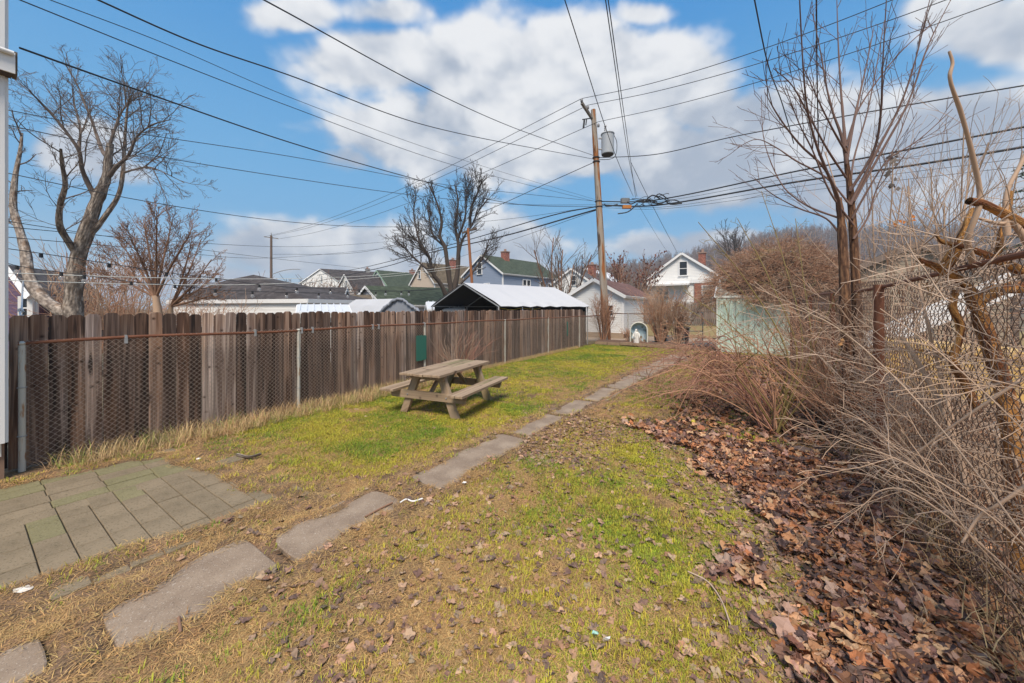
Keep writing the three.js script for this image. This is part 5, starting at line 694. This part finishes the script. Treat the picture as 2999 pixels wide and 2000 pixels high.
// fruit tree next to it
{
  const t = thing('bare_tree', 'low spreading bare fruit tree with brown twigs behind the fence', 'tree'), T = new Geo(), B = new Geo(), D = 10.2;
  const o = { max: 2, seg: [6, 5, 4], wig: [0.12, 0.14, 0.16], up: [0.05, 0.04, 0.03], kids: [7, 5], t0: [0.15, 0.1], ang: [0.6, 0.7], lr: [0.5, 0.55], minr: 0.0042 };
  const tr = limb(T, [at(468, 960, D).setY(0), at(464, 925, D), at(460, 893, D), at(456, 866, D)], 0.1, 0.085); const tr2 = limb(T, [at(500, 960, D + 0.3).setY(0), at(499, 915, D + 0.3), at(503, 893, D + 0.3)], 0.07, 0.06);
  for (const [x, y, dz] of [[330, 760, 0.5], [380, 690, -0.4], [420, 640, 0.6], [460, 625, -0.6], [505, 650, 0.3], [560, 680, -0.5], [300, 800, -0.2], [360, 720, 1]]) { const c = limb(B, [at(457, 872, D), at(mix(457, x, 0.35), mix(872, y, 0.4), D + dz * 0.4), at(mix(457, x, 0.75), mix(872, y, 0.78), D + dz), at(x, y, D + dz * 1.3)], 0.036, 0.008, 6); sprout(B, c, 0.15, 13, 0.85, 0.011, o, 0.7); }
  for (const [x, y, dz] of [[560, 720, 0.2], [620, 760, -0.4], [640, 800, 0.6], [590, 700, 1], [660, 850, 0]]) { const c = limb(B, [at(502, 897, D + 0.3), at(mix(502, x, 0.5), mix(897, y, 0.42), D + dz * 0.4), at(x, y, D + dz)], 0.038, 0.01, 6); sprout(B, c, 0.2, 9, 0.7, 0.012, o, 0.7); }
  mesh('trunk', T.build(), barkTan, t); mesh('branches', B.build(), barkBrown, t);
}
// brush beyond, low and brown
function thicket(name, label, c, R, n, len, mats, o2 = {}, cat = 'brush') {
  const t = thing(name, label, cat), o = { max: 1, seg: [6, 4], wig: [0.16, 0.2], up: [o2.up ?? 0.0, 0], kids: [o2.kids ?? 4], t0: [0.2], ang: [0.8], lr: [0.45], minr: o2.minr || 0.004, floor: 0.02 }; const Gs = mats.map(() => new Geo());
  for (let k = 0; k < n; k++) { const a = rnd() * 6.283, q = Math.sqrt(rnd()); const p = new V3(c.x + Math.cos(a) * q * R.x, c.y ?? 0, c.z + Math.sin(a) * q * R.z); const d = new V3(rr(-1, 1) * (o2.out ?? 0.6), 1, rr(-1, 1) * (o2.out ?? 0.6)).normalize(); grow(Gs[k % mats.length], p, d, len * rr(0.5, 1.1), o2.r || 0.008, 0, o); }
  Gs.forEach((G, i) => mesh(i ? 'twigs' : 'stems', G.build(), mats[i], t)); return t;
}
thicket('brush', 'tangle of tan brush far behind the fence between the two trees', new V3(-16, 0, -16.5), new V3(3.6, 0, 1.6), 420, 2.3, [barkTan, barkRust], { out: 0.8, minr: 0.007, r: 0.012 });
thicket('brush', 'reddish upright saplings behind the pale barked tree', new V3(-17.5, 0, -15.5), new V3(2.0, 0, 1.2), 120, 4.0, [barkRust, barkTan], { out: 0.25, kids: 7, minr: 0.007, r: 0.02 });
thicket('brush', 'dark bare brush under the far utility pole', new V3(-27, 1, -48), new V3(7, 0, 2), 200, 4.5, [barkBrown, barkDark], { out: 0.6, minr: 0.02, r: 0.03 });
// dark bare tree in the middle
{
  const t = thing('bare_tree', 'dark bare tree with upswept limbs behind the canopy carport', 'tree'), T = new Geo(), B = new Geo(), D = 25, o = { max: 2, seg: [6, 5, 4], wig: [0.14, 0.18, 0.2], up: [0.07, 0.06, 0.05], kids: [6, 5], t0: [0.15, 0.1], ang: [0.6, 0.7], lr: [0.48, 0.5], minr: 0.010 };
  const L = [[[1316, 985], [1312, 890], [1306, 862], [1288, 827], [1270, 804], [1256, 750], [1235, 720], [1199, 682]], [[1318, 985], [1322, 870], [1314, 800], [1310, 768], [1303, 723], [1289, 693], [1294, 649], [1276, 583], [1259, 545]], [[1320, 985], [1328, 860], [1340, 800], [1343, 740], [1341, 700], [1334, 664], [1342, 589], [1332, 540]], [[1342, 760], [1356, 700], [1378, 667], [1402, 619], [1428, 583]], [[1256, 750], [1240, 735], [1222, 680], [1212, 620], [1220, 570]], [[1303, 723], [1270, 690], [1258, 640], [1250, 600]], [[1341, 700], [1362, 640], [1366, 590], [1372, 540]], [[1270, 804], [1230, 770], [1200, 740], [1180, 710]], [[1350, 830], [1390, 790], [1420, 740], [1432, 700]], [[1378, 667], [1380, 610], [1400, 560], [1404, 530]]];
  L.forEach((p, i) => { const c = limb(i < 3 ? T : B, p.map(([x, y], q) => at(x, y, D + (i % 3 - 1) * q * 0.25)), i < 3 ? 0.22 : 0.09, i < 3 ? 0.04 : 0.025, 7); sprout(B, c, i < 3 ? 0.45 : 0.15, i < 3 ? 16 : 13, 1.9, 0.03, o, 0.7); });
  mesh('trunk', T.build(), M([0.062, 0.046, 0.036], 0.92), t); mesh('branches', B.build(), barkDark, t);
}
// small upright trees further back
function sapling(label, base, h, spread, mats, kids = 9, minr = 0.01, cat = 'tree', leaves, o2r) {
  const t = thing('bare_tree', label, cat), T = new Geo(), B = new Geo(), o = { max: 2, seg: [6, 5, 3], wig: [0.08, 0.12, 0.16], up: [0.06, 0.05, 0.03], kids: [kids, 4], t0: [0.2, 0.2], ang: [0.5, 0.6], lr: [0.5, 0.5], minr };
  for (let k = 0; k < 6; k++) { const a = k / 6 * 6.283 + rnd(), d = new V3(Math.cos(a) * spread * rr(0.3, 1), 1, Math.sin(a) * spread * rr(0.3, 1)).normalize(); grow([T, B], base.clone().add(new V3(rr(-0.15, 0.15), 0, rr(-0.15, 0.15))), d, h * rr(0.7, 1.05), h * (o2r || 0.012), 0, o); }
  mesh('trunk', T.build(), mats[0], t); mesh('branches', B.build(), mats[1], t);
  if (leaves) { const G = new Geo(), p = B.p; for (let k = 0; k < leaves; k++) { const i = Math.floor(rnd() * p.length / 3) * 3; const c = new V3(p[i], p[i + 1], p[i + 2]); if (c.y < base.y + h * 0.55) continue; const s = h * 0.018; const u = rot(new V3(0, 1, 0), rr(0, 3)).multiplyScalar(s), v = rot(u.clone().normalize(), 1.57).multiplyScalar(s * 0.6); G.face(c.clone().sub(v), c.clone().add(u), c.clone().add(v), c.clone().sub(u)); } mesh('dead_leaves', G.build(), M([0.16, 0.06, 0.045], 0.9, { side: THREE.DoubleSide }), t); }
  return t;
}
sapling('thin grey bare multi stemmed shrub between blue house and pole', at(1650, 930, 28).setY(0), 7.2, 0.55, [barkBrown, twigGrey], 10, 0.012);
sapling('bare tree with dried red leaf clusters right of the utility pole', at(1850, 930, 33).setY(0), 6.8, 0.75, [barkBrown, barkBrown], 12, 0.014, 'tree', 900);
sapling('bare tree with sparse dried leaves behind the small white garage', at(1790, 930, 36).setY(0), 6.0, 0.7, [barkBrown, barkBrown], 11, 0.014, 'tree', 350);
sapling('dark bare tree standing on the hillside above the vine covered shed', at(2150, 745, 70).setY(9), 8.5, 0.4, [barkDark, barkDark], 10, 0.03);
for (const [x, d, h, l] of [[2590, 9.5, 6.4, 'slim bare sapling beyond the wire fence near the tan house'], [2735, 8.5, 5.6, 'upright bare sapling behind the wire fence by the trailer box'], [2830, 9.2, 6.2, 'bare grey sapling beyond the wire fence before the pale metal roof']]) sapling(l, at(x, 1000, d).setY(0), h, 0.22, [barkTan, barkTan], 7, 0.0035, 'tree', 0, 0.0042);
// evergreen at the right edge
{
  const t = thing('evergreen_tree', 'dark green needled evergreen beyond the wire fence at the right', 'tree'), b = at(3060, 1000, 11).setY(0); mesh('trunk', new Geo().tube([b, b.clone().setY(8)], [0.18, 0.05], 8).build(), barkBrown, t);
  const N = new Geo(), S = new Geo(); for (let k = 0; k < 70; k++) { const y = 2.6 + k / 70 * 4.6, a = rnd() * 6.283, L = (7.8 - y) * 0.36 * rr(0.6, 1.1), e = new V3(b.x + Math.cos(a) * L, y - 0.15 * L, b.z + Math.sin(a) * L), s = new V3(b.x, y, b.z); S.tube([s, e], [0.02, 0.006], 4, false); for (let q = 0; q < 46; q++) { const c = s.clone().lerp(e, rr(0.25, 1)), d = new V3(rr(-1, 1), rr(-0.5, 0.7), rr(-1, 1)).normalize().multiplyScalar(rr(0.08, 0.2)), w = rot(d.clone().normalize(), 1.57).multiplyScalar(0.014); N.face(c.clone().sub(w), c.clone().add(w), c.clone().add(d)); } }
  mesh('limbs', S.build(), barkBrown, t); mesh('needles', N.build(), M([0.05, 0.085, 0.035], 0.9, { side: THREE.DoubleSide }), t);
}

// tall sprouting tree at the wire fence
{
  const t = thing('bare_tree', 'tall many stemmed bare tree sprouting beside the wire fence', 'tree'), T = new Geo(), B = new Geo(), D = 4.95, o = { max: 1, seg: [5, 4], wig: [0.1, 0.14], up: [0.05, 0.03], kids: [4], t0: [0.2], ang: [0.6], lr: [0.5], minr: 0.0028 };
  const A = (x, y, z = 0) => at(x, y, D + z);
  limb(T, [A(2492, 1330).setY(-0.05), A(2490, 1250), A(2478, 1000), A(2472, 800), A(2466, 690), A(2462, 630), A(2455, 580)], 0.072, 0.036); limb(T, [A(2522, 1320, 0.05).setY(-0.05), A(2518, 1200, 0.05), A(2510, 900, 0.05), A(2500, 700, 0.05), A(2490, 560, 0.05), A(2480, 480, 0.05), A(2476, 430, 0.05)], 0.072, 0.022);
  const L = [[[2462, 640], [2455, 580], [2430, 520], [2390, 420], [2365, 320], [2355, 230], [2345, 60], [2340, -60]], [[2458, 600], [2420, 500], [2340, 420], [2280, 340], [2240, 270]], [[2480, 480], [2465, 400], [2440, 330], [2420, 250], [2405, 160], [2380, 40]], [[2476, 430], [2470, 350], [2462, 250], [2455, 120], [2450, -40]], [[2480, 470], [2500, 360], [2520, 270], [2540, 180], [2560, 80]], [[2490, 560], [2560, 440], [2580, 330], [2585, 200], [2598, -30]], [[2490, 600], [2570, 440], [2640, 300], [2680, 180], [2730, -30]], [[2500, 590], [2590, 430], [2660, 300], [2720, 130], [2800, -30]], [[2490, 600], [2420, 520], [2330, 470], [2270, 430], [2215, 408], [2160, 432]], [[2462, 640], [2380, 610], [2330, 580], [2290, 540], [2240, 420], [2230, 280]], [[2478, 520], [2425, 440], [2370, 340], [2320, 250], [2265, 200]], [[2496, 640], [2540, 560], [2600, 470], [2690, 410], [2790, 320]], [[2500, 700], [2540, 640], [2565, 560], [2620, 430], [2690, 250]], [[2464, 690], [2420, 640], [2340, 610], [2250, 560], [2210, 520]], [[2490, 560], [2500, 470], [2540, 330], [2570, 180], [2590, 60]], [[2480, 450], [2440, 380], [2400, 300], [2350, 190]], [[2500, 660], [2430, 560], [2380, 440], [2340, 360], [2300, 250]], [[2478, 430], [2510, 330], [2560, 250], [2640, 150], [2740, 60]]];
  L.forEach((p, i) => { const z0 = (i % 5 - 2) * 0.16; const c = limb(B, p.map(([x, y], q) => A(x, y, z0 * q * 0.6)), 0.014 + 0.006 * (i < 8), 0.004, 6); sprout(B, c, 0.3, 6, 0.7, 0.006, o, 0.5); });
  mesh('trunk', T.build(), barkTrunk, t); mesh('branches', B.build(), M([0.17, 0.105, 0.085], 0.9), t);
  const G = new Geo(), leaf = (x, y, z, s) => { const c = A(x, y, z), u = rot(new V3(0, -1, 0), rr(0, 0.7)).multiplyScalar(s), v = rot(u.clone().normalize(), 1.57).multiplyScalar(s * 0.55); G.face(c, c.clone().addScaledVector(u, 0.5).add(v), c.clone().add(u), c.clone().addScaledVector(u, 0.5).sub(v)); };
  for (let k = 0; k < 34; k++) leaf(2610 + rr(-18, 22), 440 + rr(0, 110), rr(-0.2, 0.2), rr(0.04, 0.075)); mesh('withered_leaves', G.build(), M([0.20, 0.17, 0.15], 0.9, { side: THREE.DoubleSide }), t);
}
// multi stemmed arching shrub in front of the shed
function canes(G, from, to, lift, r0, r1, o, kids, klen) { const m = from.clone().lerp(to, rr(0.35, 0.55)).add(new V3(rr(-0.35, 0.35), lift, rr(-0.35, 0.35))), c = limb(G, [from, from.clone().lerp(m, 0.5).add(new V3(0, lift * 0.18, 0)), m, to.clone().lerp(m, 0.4).add(new V3(0, lift * 0.12, 0)), to], r0, r1, 5); if (kids) sprout(G, c, 0.3, kids, klen, r1 * 1.1, o, 0.9); return c; }
{
  const t = thing('arching_shrub', 'multi stemmed arching shrub spilling bare canes over the lawn', 'shrub'), base = yd(6.5, 7.35, 0), M1 = new Geo(), M2 = new Geo(), M3 = new Geo(), o = { max: 1, seg: [7, 4], wig: [0.3, 0.3], up: [-0.03, -0.04], kids: [4], t0: [0.15], ang: [1.1], lr: [0.5], minr: 0.0034, floor: 0.02 };
  const jb = () => base.clone().add(new V3(rr(-0.2, 0.2), 0, rr(-0.2, 0.2)));
  for (let k = 0; k < 44; k++) { const R = rr(0.9, 3.3), a = rr(0, 1), q = yd(6.5 + mix(-1.3, 3.6, a) * R / 2.4, 7.35 - R * mix(0.85, 1.0, a), rr(0.03, 0.8)); canes(k % 3 ? M1 : M3, jb(), q, rr(0.25, 1.15), rr(0.007, 0.013), 0.0036, o, 5, 0.9); }
  for (let k = 0; k < 9; k++) { const q = base.clone().add(new V3(rr(-1.8, 1.0), rr(0.8, 2.2), rr(-1.2, 1.2))); canes(k % 2 ? M1 : M2, jb(), q, rr(0.0, 0.35), rr(0.01, 0.017), 0.004, o, 5, 0.5); }
  for (const [x, y, z, r] of [[2045, 650, -0.1, 0.016], [2160, 640, 0.3, 0.017], [2085, 755, 0.1, 0.012], [2000, 850, -0.3, 0.013], [1990, 890, 0.2, 0.011], [2230, 560, 0.6, 0.012], [2330, 640, 0.2, 0.014]]) { const e = at(x, y, 6.2 + z); const c = limb(M2, [jb(), at(mix(2385, x, 0.22), mix(1290, y, 0.36), 5.6), at(mix(2385, x, 0.6), mix(1290, y, 0.74), 5.9 + z * 0.6), e], r, 0.005, 6); sprout(M2, c, 0.55, 4, 0.35, 0.004, o, 0.6); }
  mesh('canes', M1.build(), barkRust, t); mesh('olive_canes', M2.build(), barkOlive, t); mesh('red_canes', M3.build(), barkRed, t);
}
// vine mound over the shed roof
{
  const t = thing('vine_mound', 'huge mound of dead brown vines piled on the green shed roof', 'vines'), c = yd(19.0, 8.05, 1.9), rad = new V3(2.55, 2.45, 1.9), ax = (x, y, z) => new V3(c.x + VX * x * rad.x - UX * z * rad.z * -1 * -1, c.y + y * rad.y, c.z + VZ * x * rad.x - UZ * z * rad.z * -1 * -1);
  const sh = (x, y, z) => { const k = 0.86 + 0.3 * fbm(x * 2 + 9, y * 2, z * 2, 3); return ax(x * k, Math.max(0.1, y) * k, z * k); };
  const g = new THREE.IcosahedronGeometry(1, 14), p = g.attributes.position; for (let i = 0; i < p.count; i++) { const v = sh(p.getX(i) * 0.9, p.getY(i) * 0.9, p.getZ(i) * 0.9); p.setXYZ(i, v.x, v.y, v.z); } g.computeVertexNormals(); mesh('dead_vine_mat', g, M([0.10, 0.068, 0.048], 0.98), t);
  const Gs = [new Geo(), new Geo(), new Geo()], o = { max: 1, seg: [5, 4], wig: [0.3, 0.32], up: [-0.05, -0.05], kids: [3], t0: [0.1], ang: [0.9], lr: [0.5], minr: 0.0045 };
  for (let k = 0; k < 5200; k++) { const a = rnd() * 6.283, y = Math.pow(rnd(), 0.9), r = Math.sqrt(Math.max(0, 1 - y * y)), v = sh(Math.cos(a) * r, y, Math.sin(a) * r), out = v.clone().sub(c).normalize(), d = new V3(rr(-1, 1), rr(-0.8, 0.6), rr(-1, 1)).addScaledVector(out, 0.6).normalize(); if (v.clone().sub(c).dot(new V3(-c.x, 0, -c.z)) < -1.6) continue; grow(Gs[k % 3], v, d, rr(0.35, 0.9), rr(0.006, 0.011), 0, o); }
  Gs.forEach((G, i) => mesh('vine_stems', G.build(), [barkTan, barkRust, barkBrown][i], t));
}
// clipped bushes in the bed
function bush(label, c, rx, h, n, mats, up = 0.05) {
  const t = thing('bare_bush', label, 'bush'), Gs = mats.map(() => new Geo()), o = { max: 2, seg: [5, 4, 3], wig: [0.14, 0.2, 0.24], up: [up, 0.05, 0.02], kids: [6, 5], t0: [0.3, 0.15], ang: [0.6, 0.8], lr: [0.45, 0.5], minr: 0.0045 };
  for (let k = 0; k < n; k++) { const a = rnd() * 6.283, q = rnd(), d = new V3(Math.cos(a) * q * rx / h * 1.1, 1, Math.sin(a) * q * rx / h * 1.1).normalize(); grow(Gs[k % mats.length], c.clone().add(new V3(Math.cos(a) * 0.12 * q, 0, Math.sin(a) * 0.12 * q)), d, h * rr(0.7, 1.0), 0.022, 0, o); }
  Gs.forEach((G, i) => mesh(i ? 'twigs' : 'stems', G.build(), mats[i], t));
}
bush('upright twiggy bush left of the utility pole in the bed', yd(18.7, 0.35, 0.08), 0.75, 2.4, 24, [barkBrown, barkRust]);
bush('large rounded twiggy bush between statue and gate', yd(19.0, 3.2, 0.08), 1.25, 2.75, 46, [barkTan, barkRust]);
bush('second rounded twiggy bush grown into the fence near the gate', yd(18.9, 3.95, 0.08), 0.9, 2.3, 26, [barkTan, barkBrown]);
bush('low dead tuft of twigs beside the statue tub', yd(18.6, 1.75, 0.08), 0.45, 0.7, 16, [barkRust, barkTan]);
{
  const t = thing('bare_bush', 'thin grey and reddish twiggy bush behind the picnic table', 'bush'), A = new Geo(), B = new Geo(), c = yd(6.9, 0.5, 0), o = { max: 1, seg: [6, 4], wig: [0.12, 0.18], up: [0.02, 0.02], kids: [6], t0: [0.25], ang: [0.5], lr: [0.5], minr: 0.003 };
  for (let k = 0; k < 26; k++) { const d = new V3(rr(-0.75, 0.95), 1, rr(-0.35, 0.4)).normalize(); grow(k % 2 ? A : B, c.clone().add(new V3(rr(-0.1, 0.1), 0, rr(-0.1, 0.1))), d, rr(0.8, 1.7), 0.009, 0, o); }
  mesh('stems', A.build(), barkPale, t); mesh('twigs', B.build(), barkRed, t);
}
// brush along the wire fence
{
  const o = { max: 1, seg: [7, 4], wig: [0.2, 0.22], up: [-0.01, -0.02], kids: [4], t0: [0.15], ang: [0.9], lr: [0.45], minr: 0.003, floor: 0.02 };
  const spots = [[3.2, 'bramble of bare canes at the wire fence beside the deepest leaves', 34, 1.2], [5.0, 'bare briar tangle round the rusty fence post', 90, 1.8], [6.9, 'dense brown briar tangle at the foot of the tall sprouting tree', 190, 2.1], [8.8, 'tall brown briar thicket between sprouting tree and shed', 80, 2.2], [11.0, 'tall tangled briars beside the mint green shed wall', 70, 2.4], [13.4, 'brown briars heaped against the right end of the green shed', 120, 2.7]];
  for (const [u, label, n, len] of spots) { const t = thing('briar', label, 'brush'), Gs = [new Geo(), new Geo(), new Geo()]; for (let k = 0; k < n; k++) { const p = yd(u + rr(-1.1, 1.1), (u > 8 ? 8.55 : u > 6 ? 8.25 : 8.4) + rr(-0.3, 0.4), 0), d = new V3(rr(u > 8 ? -0.35 : u > 6 ? -0.6 : -0.35, 0.5), 1, rr(-0.6, 0.6)).normalize(); grow(Gs[k % 3], p, d, len * rr(0.4, 1.1), rr(0.004, 0.010), 0, o); } Gs.forEach((G, i) => mesh(i ? 'twigs' : 'canes', G.build(), [barkTan, barkRust, barkBrown][i], t)); }
  // pale canes sweeping out in the right foreground, rooted beyond the fence
  const t = thing('briar', 'pale sprawling canes hanging through the wire fence by the pruned tree', 'brush'), A = new Geo(), B = new Geo(), o3 = { max: 1, seg: [6, 4], wig: [0.14, 0.2], up: [-0.02, -0.03], kids: [4], t0: [0.1], ang: [0.7], lr: [0.5], minr: 0.0018, floor: 0.02 };
  for (let k = 0; k < 84; k++) { const p = yd(rr(2.0, 5.6), rr(8.4, 8.9), 0), q = p.clone().add(new V3(rr(-0.9, 0.5), rr(0.5, 2.0), rr(-0.9, 0.3))); canes(k % 3 ? A : B, p, q, rr(0.1, 0.7), rr(0.004, 0.009), 0.0025, o3, 6, 0.6); }
  for (let k = 0; k < 22; k++) { const p = yd(rr(1.9, 3.6), rr(8.35, 8.8), 0), d = new V3(rr(-0.6, 0.3), 1, rr(-0.5, 0.5)).normalize(); grow(k % 2 ? A : B, p, d, rr(0.3, 1.0), rr(0.003, 0.006), 0, o3); }
  mesh('canes', A.build(), barkPale, t); mesh('twigs', B.build(), barkTan, t);
}
// pruned orange barked tree beyond the fence at the right
{
  const t = thing('pruned_tree', 'pruned tree with thick orange brown cut branches behind the wire fence', 'tree'), T = new Geo(), B = new Geo(), C = new Geo(), A = (x, y, d = 2.45) => at(x, y, d);
  limb(T, [A(2990, 1700).setY(-0.05), A(2975, 1500), A(2965, 1300), A(2945, 1160), A(2905, 1030), A(2875, 940), A(2850, 860)], 0.056, 0.038, 12);
  limb(T, [A(2850, 860), A(2800, 815), A(2740, 780), A(2690, 762)], 0.036, 0.016, 9); limb(T, [A(2860, 880), A(2920, 850), A(2990, 840), A(3060, 850)], 0.045, 0.04, 10);
  for (const [p, r0, r1] of [[[[3040, 815, 2.3], [2940, 770, 2.3], [2860, 735, 2.3], [2790, 715, 2.35]], 0.036, 0.02], [[[3060, 690, 2.2], [2950, 632, 2.2], [2880, 598, 2.2], [2838, 588, 2.2]], 0.034, 0.026], [[[2770, 780, 2.5], [2800, 730, 2.45], [2835, 660, 2.4], [2856, 612, 2.4]], 0.04, 0.028], [[[2790, 715, 2.35], [2755, 705, 2.35], [2740, 680, 2.35]], 0.02, 0.008], [[[2920, 765, 2.3], [2932, 690, 2.3], [2945, 640, 2.3]], 0.022, 0.014], [[[2945, 640, 2.2], [2955, 600, 2.2], [2960, 560, 2.2]], 0.022, 0.014], [[[2800, 850, 2.4], [2790, 900, 2.4], [2812, 950, 2.4], [2808, 1000, 2.4], [2790, 1050, 2.4], [2800, 1080, 2.4], [2830, 1130, 2.4], [2860, 1200, 2.4]], 0.022, 0.03]]) limb(B, p.map((q) => A(...q)), r0 * 0.8, r1 * 0.8, 9);
  for (const [p, r0, r1] of [[[[2850, 770, 2.3], [2835, 700, 2.25], [2866, 610, 2.2], [2870, 565, 2.2], [2845, 440, 2.15], [2815, 330, 2.1], [2782, 225, 2.05], [2790, 185, 2.05], [2780, 150, 2.05]], 0.017, 0.006], [[[2950, 690, 2.2], [2945, 630, 2.2], [2950, 560, 2.2], [2985, 490, 2.2], [3030, 400, 2.2]], 0.016, 0.008], [[[3040, 760, 2.2], [2960, 650, 2.2], [2930, 655, 2.2], [2870, 640, 2.2]], 0.018, 0.008], [[[2640, 985, 2.9], [2700, 1080, 2.8], [2760, 1200, 2.7], [2800, 1300, 2.6], [2830, 1420, 2.5]], 0.014, 0.018], [[[2690, 830, 2.8], [2720, 960, 2.7], [2755, 1100, 2.7], [2790, 1230, 2.6]], 0.008, 0.012], [[[2590, 1420, 2.3], [2720, 1300, 2.1], [2830, 1220, 2.0], [3040, 1080, 1.9]], 0.004, 0.008], [[[2818, 1590, 1.8], [2870, 1510, 1.8], [2920, 1480, 1.75], [3040, 1400, 1.7]], 0.005, 0.009]]) limb(C, p.map((q) => A(...q)), r0, r1, 7);
  const tw = new Geo(), o = { max: 1, seg: [5, 4], wig: [0.14, 0.2], up: [0.02, 0], kids: [4], t0: [0.2], ang: [0.7], lr: [0.5], minr: 0.002 }; for (let k = 0; k < 60; k++) { const p = A(rr(2690, 3020), rr(690, 900), rr(2.1, 2.5)), d = new V3(rr(-1, 0.5), rr(-0.3, 0.8), rr(-0.5, 0.5)).normalize(); grow(tw, p, d, rr(0.2, 0.55), rr(0.003, 0.006), 0, o); }
  mesh('trunk', T.build(), barkOrange, t); mesh('cut_branches', B.build(), barkOrange, t); mesh('grey_branches', C.build(), barkTan, t); mesh('twigs', tw.build(), barkPale, t);
}
// orange leaves still hanging
{
  const leafy = (list, label, m) => list.forEach(([x, y, d, s]) => { const o = single('hanging_leaf', leafGeos[1], m, label, 'leaf', label); o.position.copy(at(x, y, d)); o.rotation.set(1.4 + rr(-0.4, 0.4), rr(0, 6), rr(-0.4, 0.4)); o.scale.setScalar(s); });
  leafy([[2621, 658, 4.2, 0.06], [2636, 648, 4.2, 0.06], [2648, 650, 4.2, 0.055], [2675, 635, 4.2, 0.06], [2678, 645, 4.2, 0.05], [2711, 612, 4.2, 0.05]], 'orange withered leaf hanging on a thin twig beyond the wire fence', M([0.42, 0.15, 0.03], 0.8, { side: THREE.DoubleSide }));
  leafy([[2463, 1002, 4.6, 0.13]], 'big dry tan leaf caught in the briars by the tall sprouting tree', M([0.45, 0.24, 0.10], 0.85, { side: THREE.DoubleSide }));
}
// ---------- wooded hills and tower ----------
{
  // ridge heights seen along the skyline: [x, y]
  const sky = [[-600, 905], [1400, 880], [1560, 820], [1700, 785], [1900, 765], [2000, 752], [2100, 715], [2230, 690], [2400, 672], [2700, 668], [2900, 665], [3000, 655], [3300, 640]];
  const top = (x) => { for (let i = 0; i < sky.length - 1; i++) if (x < sky[i + 1][0]) return mix(sky[i][1], sky[i + 1][1], clamp((x - sky[i][0]) / (sky[i + 1][0] - sky[i][0]))); return 640; };
  const hillAt = (x, k) => { const d = 110 + 260 * k, ye = top(x) + 14, hh = Math.max(0, EYE + (HOR - ye) / F * 370 - 9); return at(x, HOR, d).setY(hh * smooth(-0.15, 1.0, k) ** 1.15 * (0.94 + 0.12 * noise(x * 0.006, k * 3)) - 0.4); };
  const G = new Geo(), NX = 70, NK = 14; for (let i = 0; i < NX; i++) for (let j = 0; j < NK; j++) { const x = (q) => -500 + 3900 * q / NX, f = (a, b) => hillAt(x(a), b / NK); G.face(f(i, j), f(i + 1, j), f(i + 1, j + 1), f(i, j + 1)); }
  struct('hills', G.build(), M([0.115, 0.085, 0.07], 0.98));
  const T = new Geo(), o = { max: 2, seg: [4, 3, 3], wig: [0.06, 0.14, 0.2], up: [0.05, 0.05, 0.03], kids: [9, 4], t0: [0.25, 0.2], ang: [0.55, 0.7], lr: [0.42, 0.5], minr: 0.05 }; grow(T, new V3(0, 0, 0), new V3(0, 1, 0), 10, 0.2, 0, o); const trunk = T.build(), spots = [];
  for (let k = 0; k < 5200; k++) { const x = rr(1350, 3350), q = Math.pow(rnd(), 0.8), p = hillAt(x, q); spots.push({ p, ry: rnd() * 6.28, s: rr(0.7, 1.25), c: vary(pick([[0.17, 0.125, 0.105], [0.20, 0.14, 0.115], [0.145, 0.115, 0.105], [0.22, 0.15, 0.11]]), 0.2) }); }
  scatter('hillside_woods', trunk, M([1, 1, 1], 0.95), spots, 'bare brown winter woods covering the far hillside', 'woods');
  const t = thing('tower', 'small grey pointed tower on the far wooded ridge', 'tower', at(1958, 765, 330), 0.3); mesh('shaft', box(4, 11, 4, 0, 1, 0), M([0.26, 0.27, 0.30], 0.9), t); mesh('spire', new THREE.ConeGeometry(2.9, 3.4, 4).rotateY(Math.PI / 4).translate(0, 8.2, 0), M([0.16, 0.19, 0.24], 0.9), t); for (const x of [-0.9, 0.9]) mesh('opening', box(0.7, 2, 0.2, x, 4.5, 2.05), M([0.05, 0.05, 0.06], 0.9), t);
}
scene.fog = new THREE.FogExp2(0xc9d3df, 0.0008);
renderer.render(scene, camera);
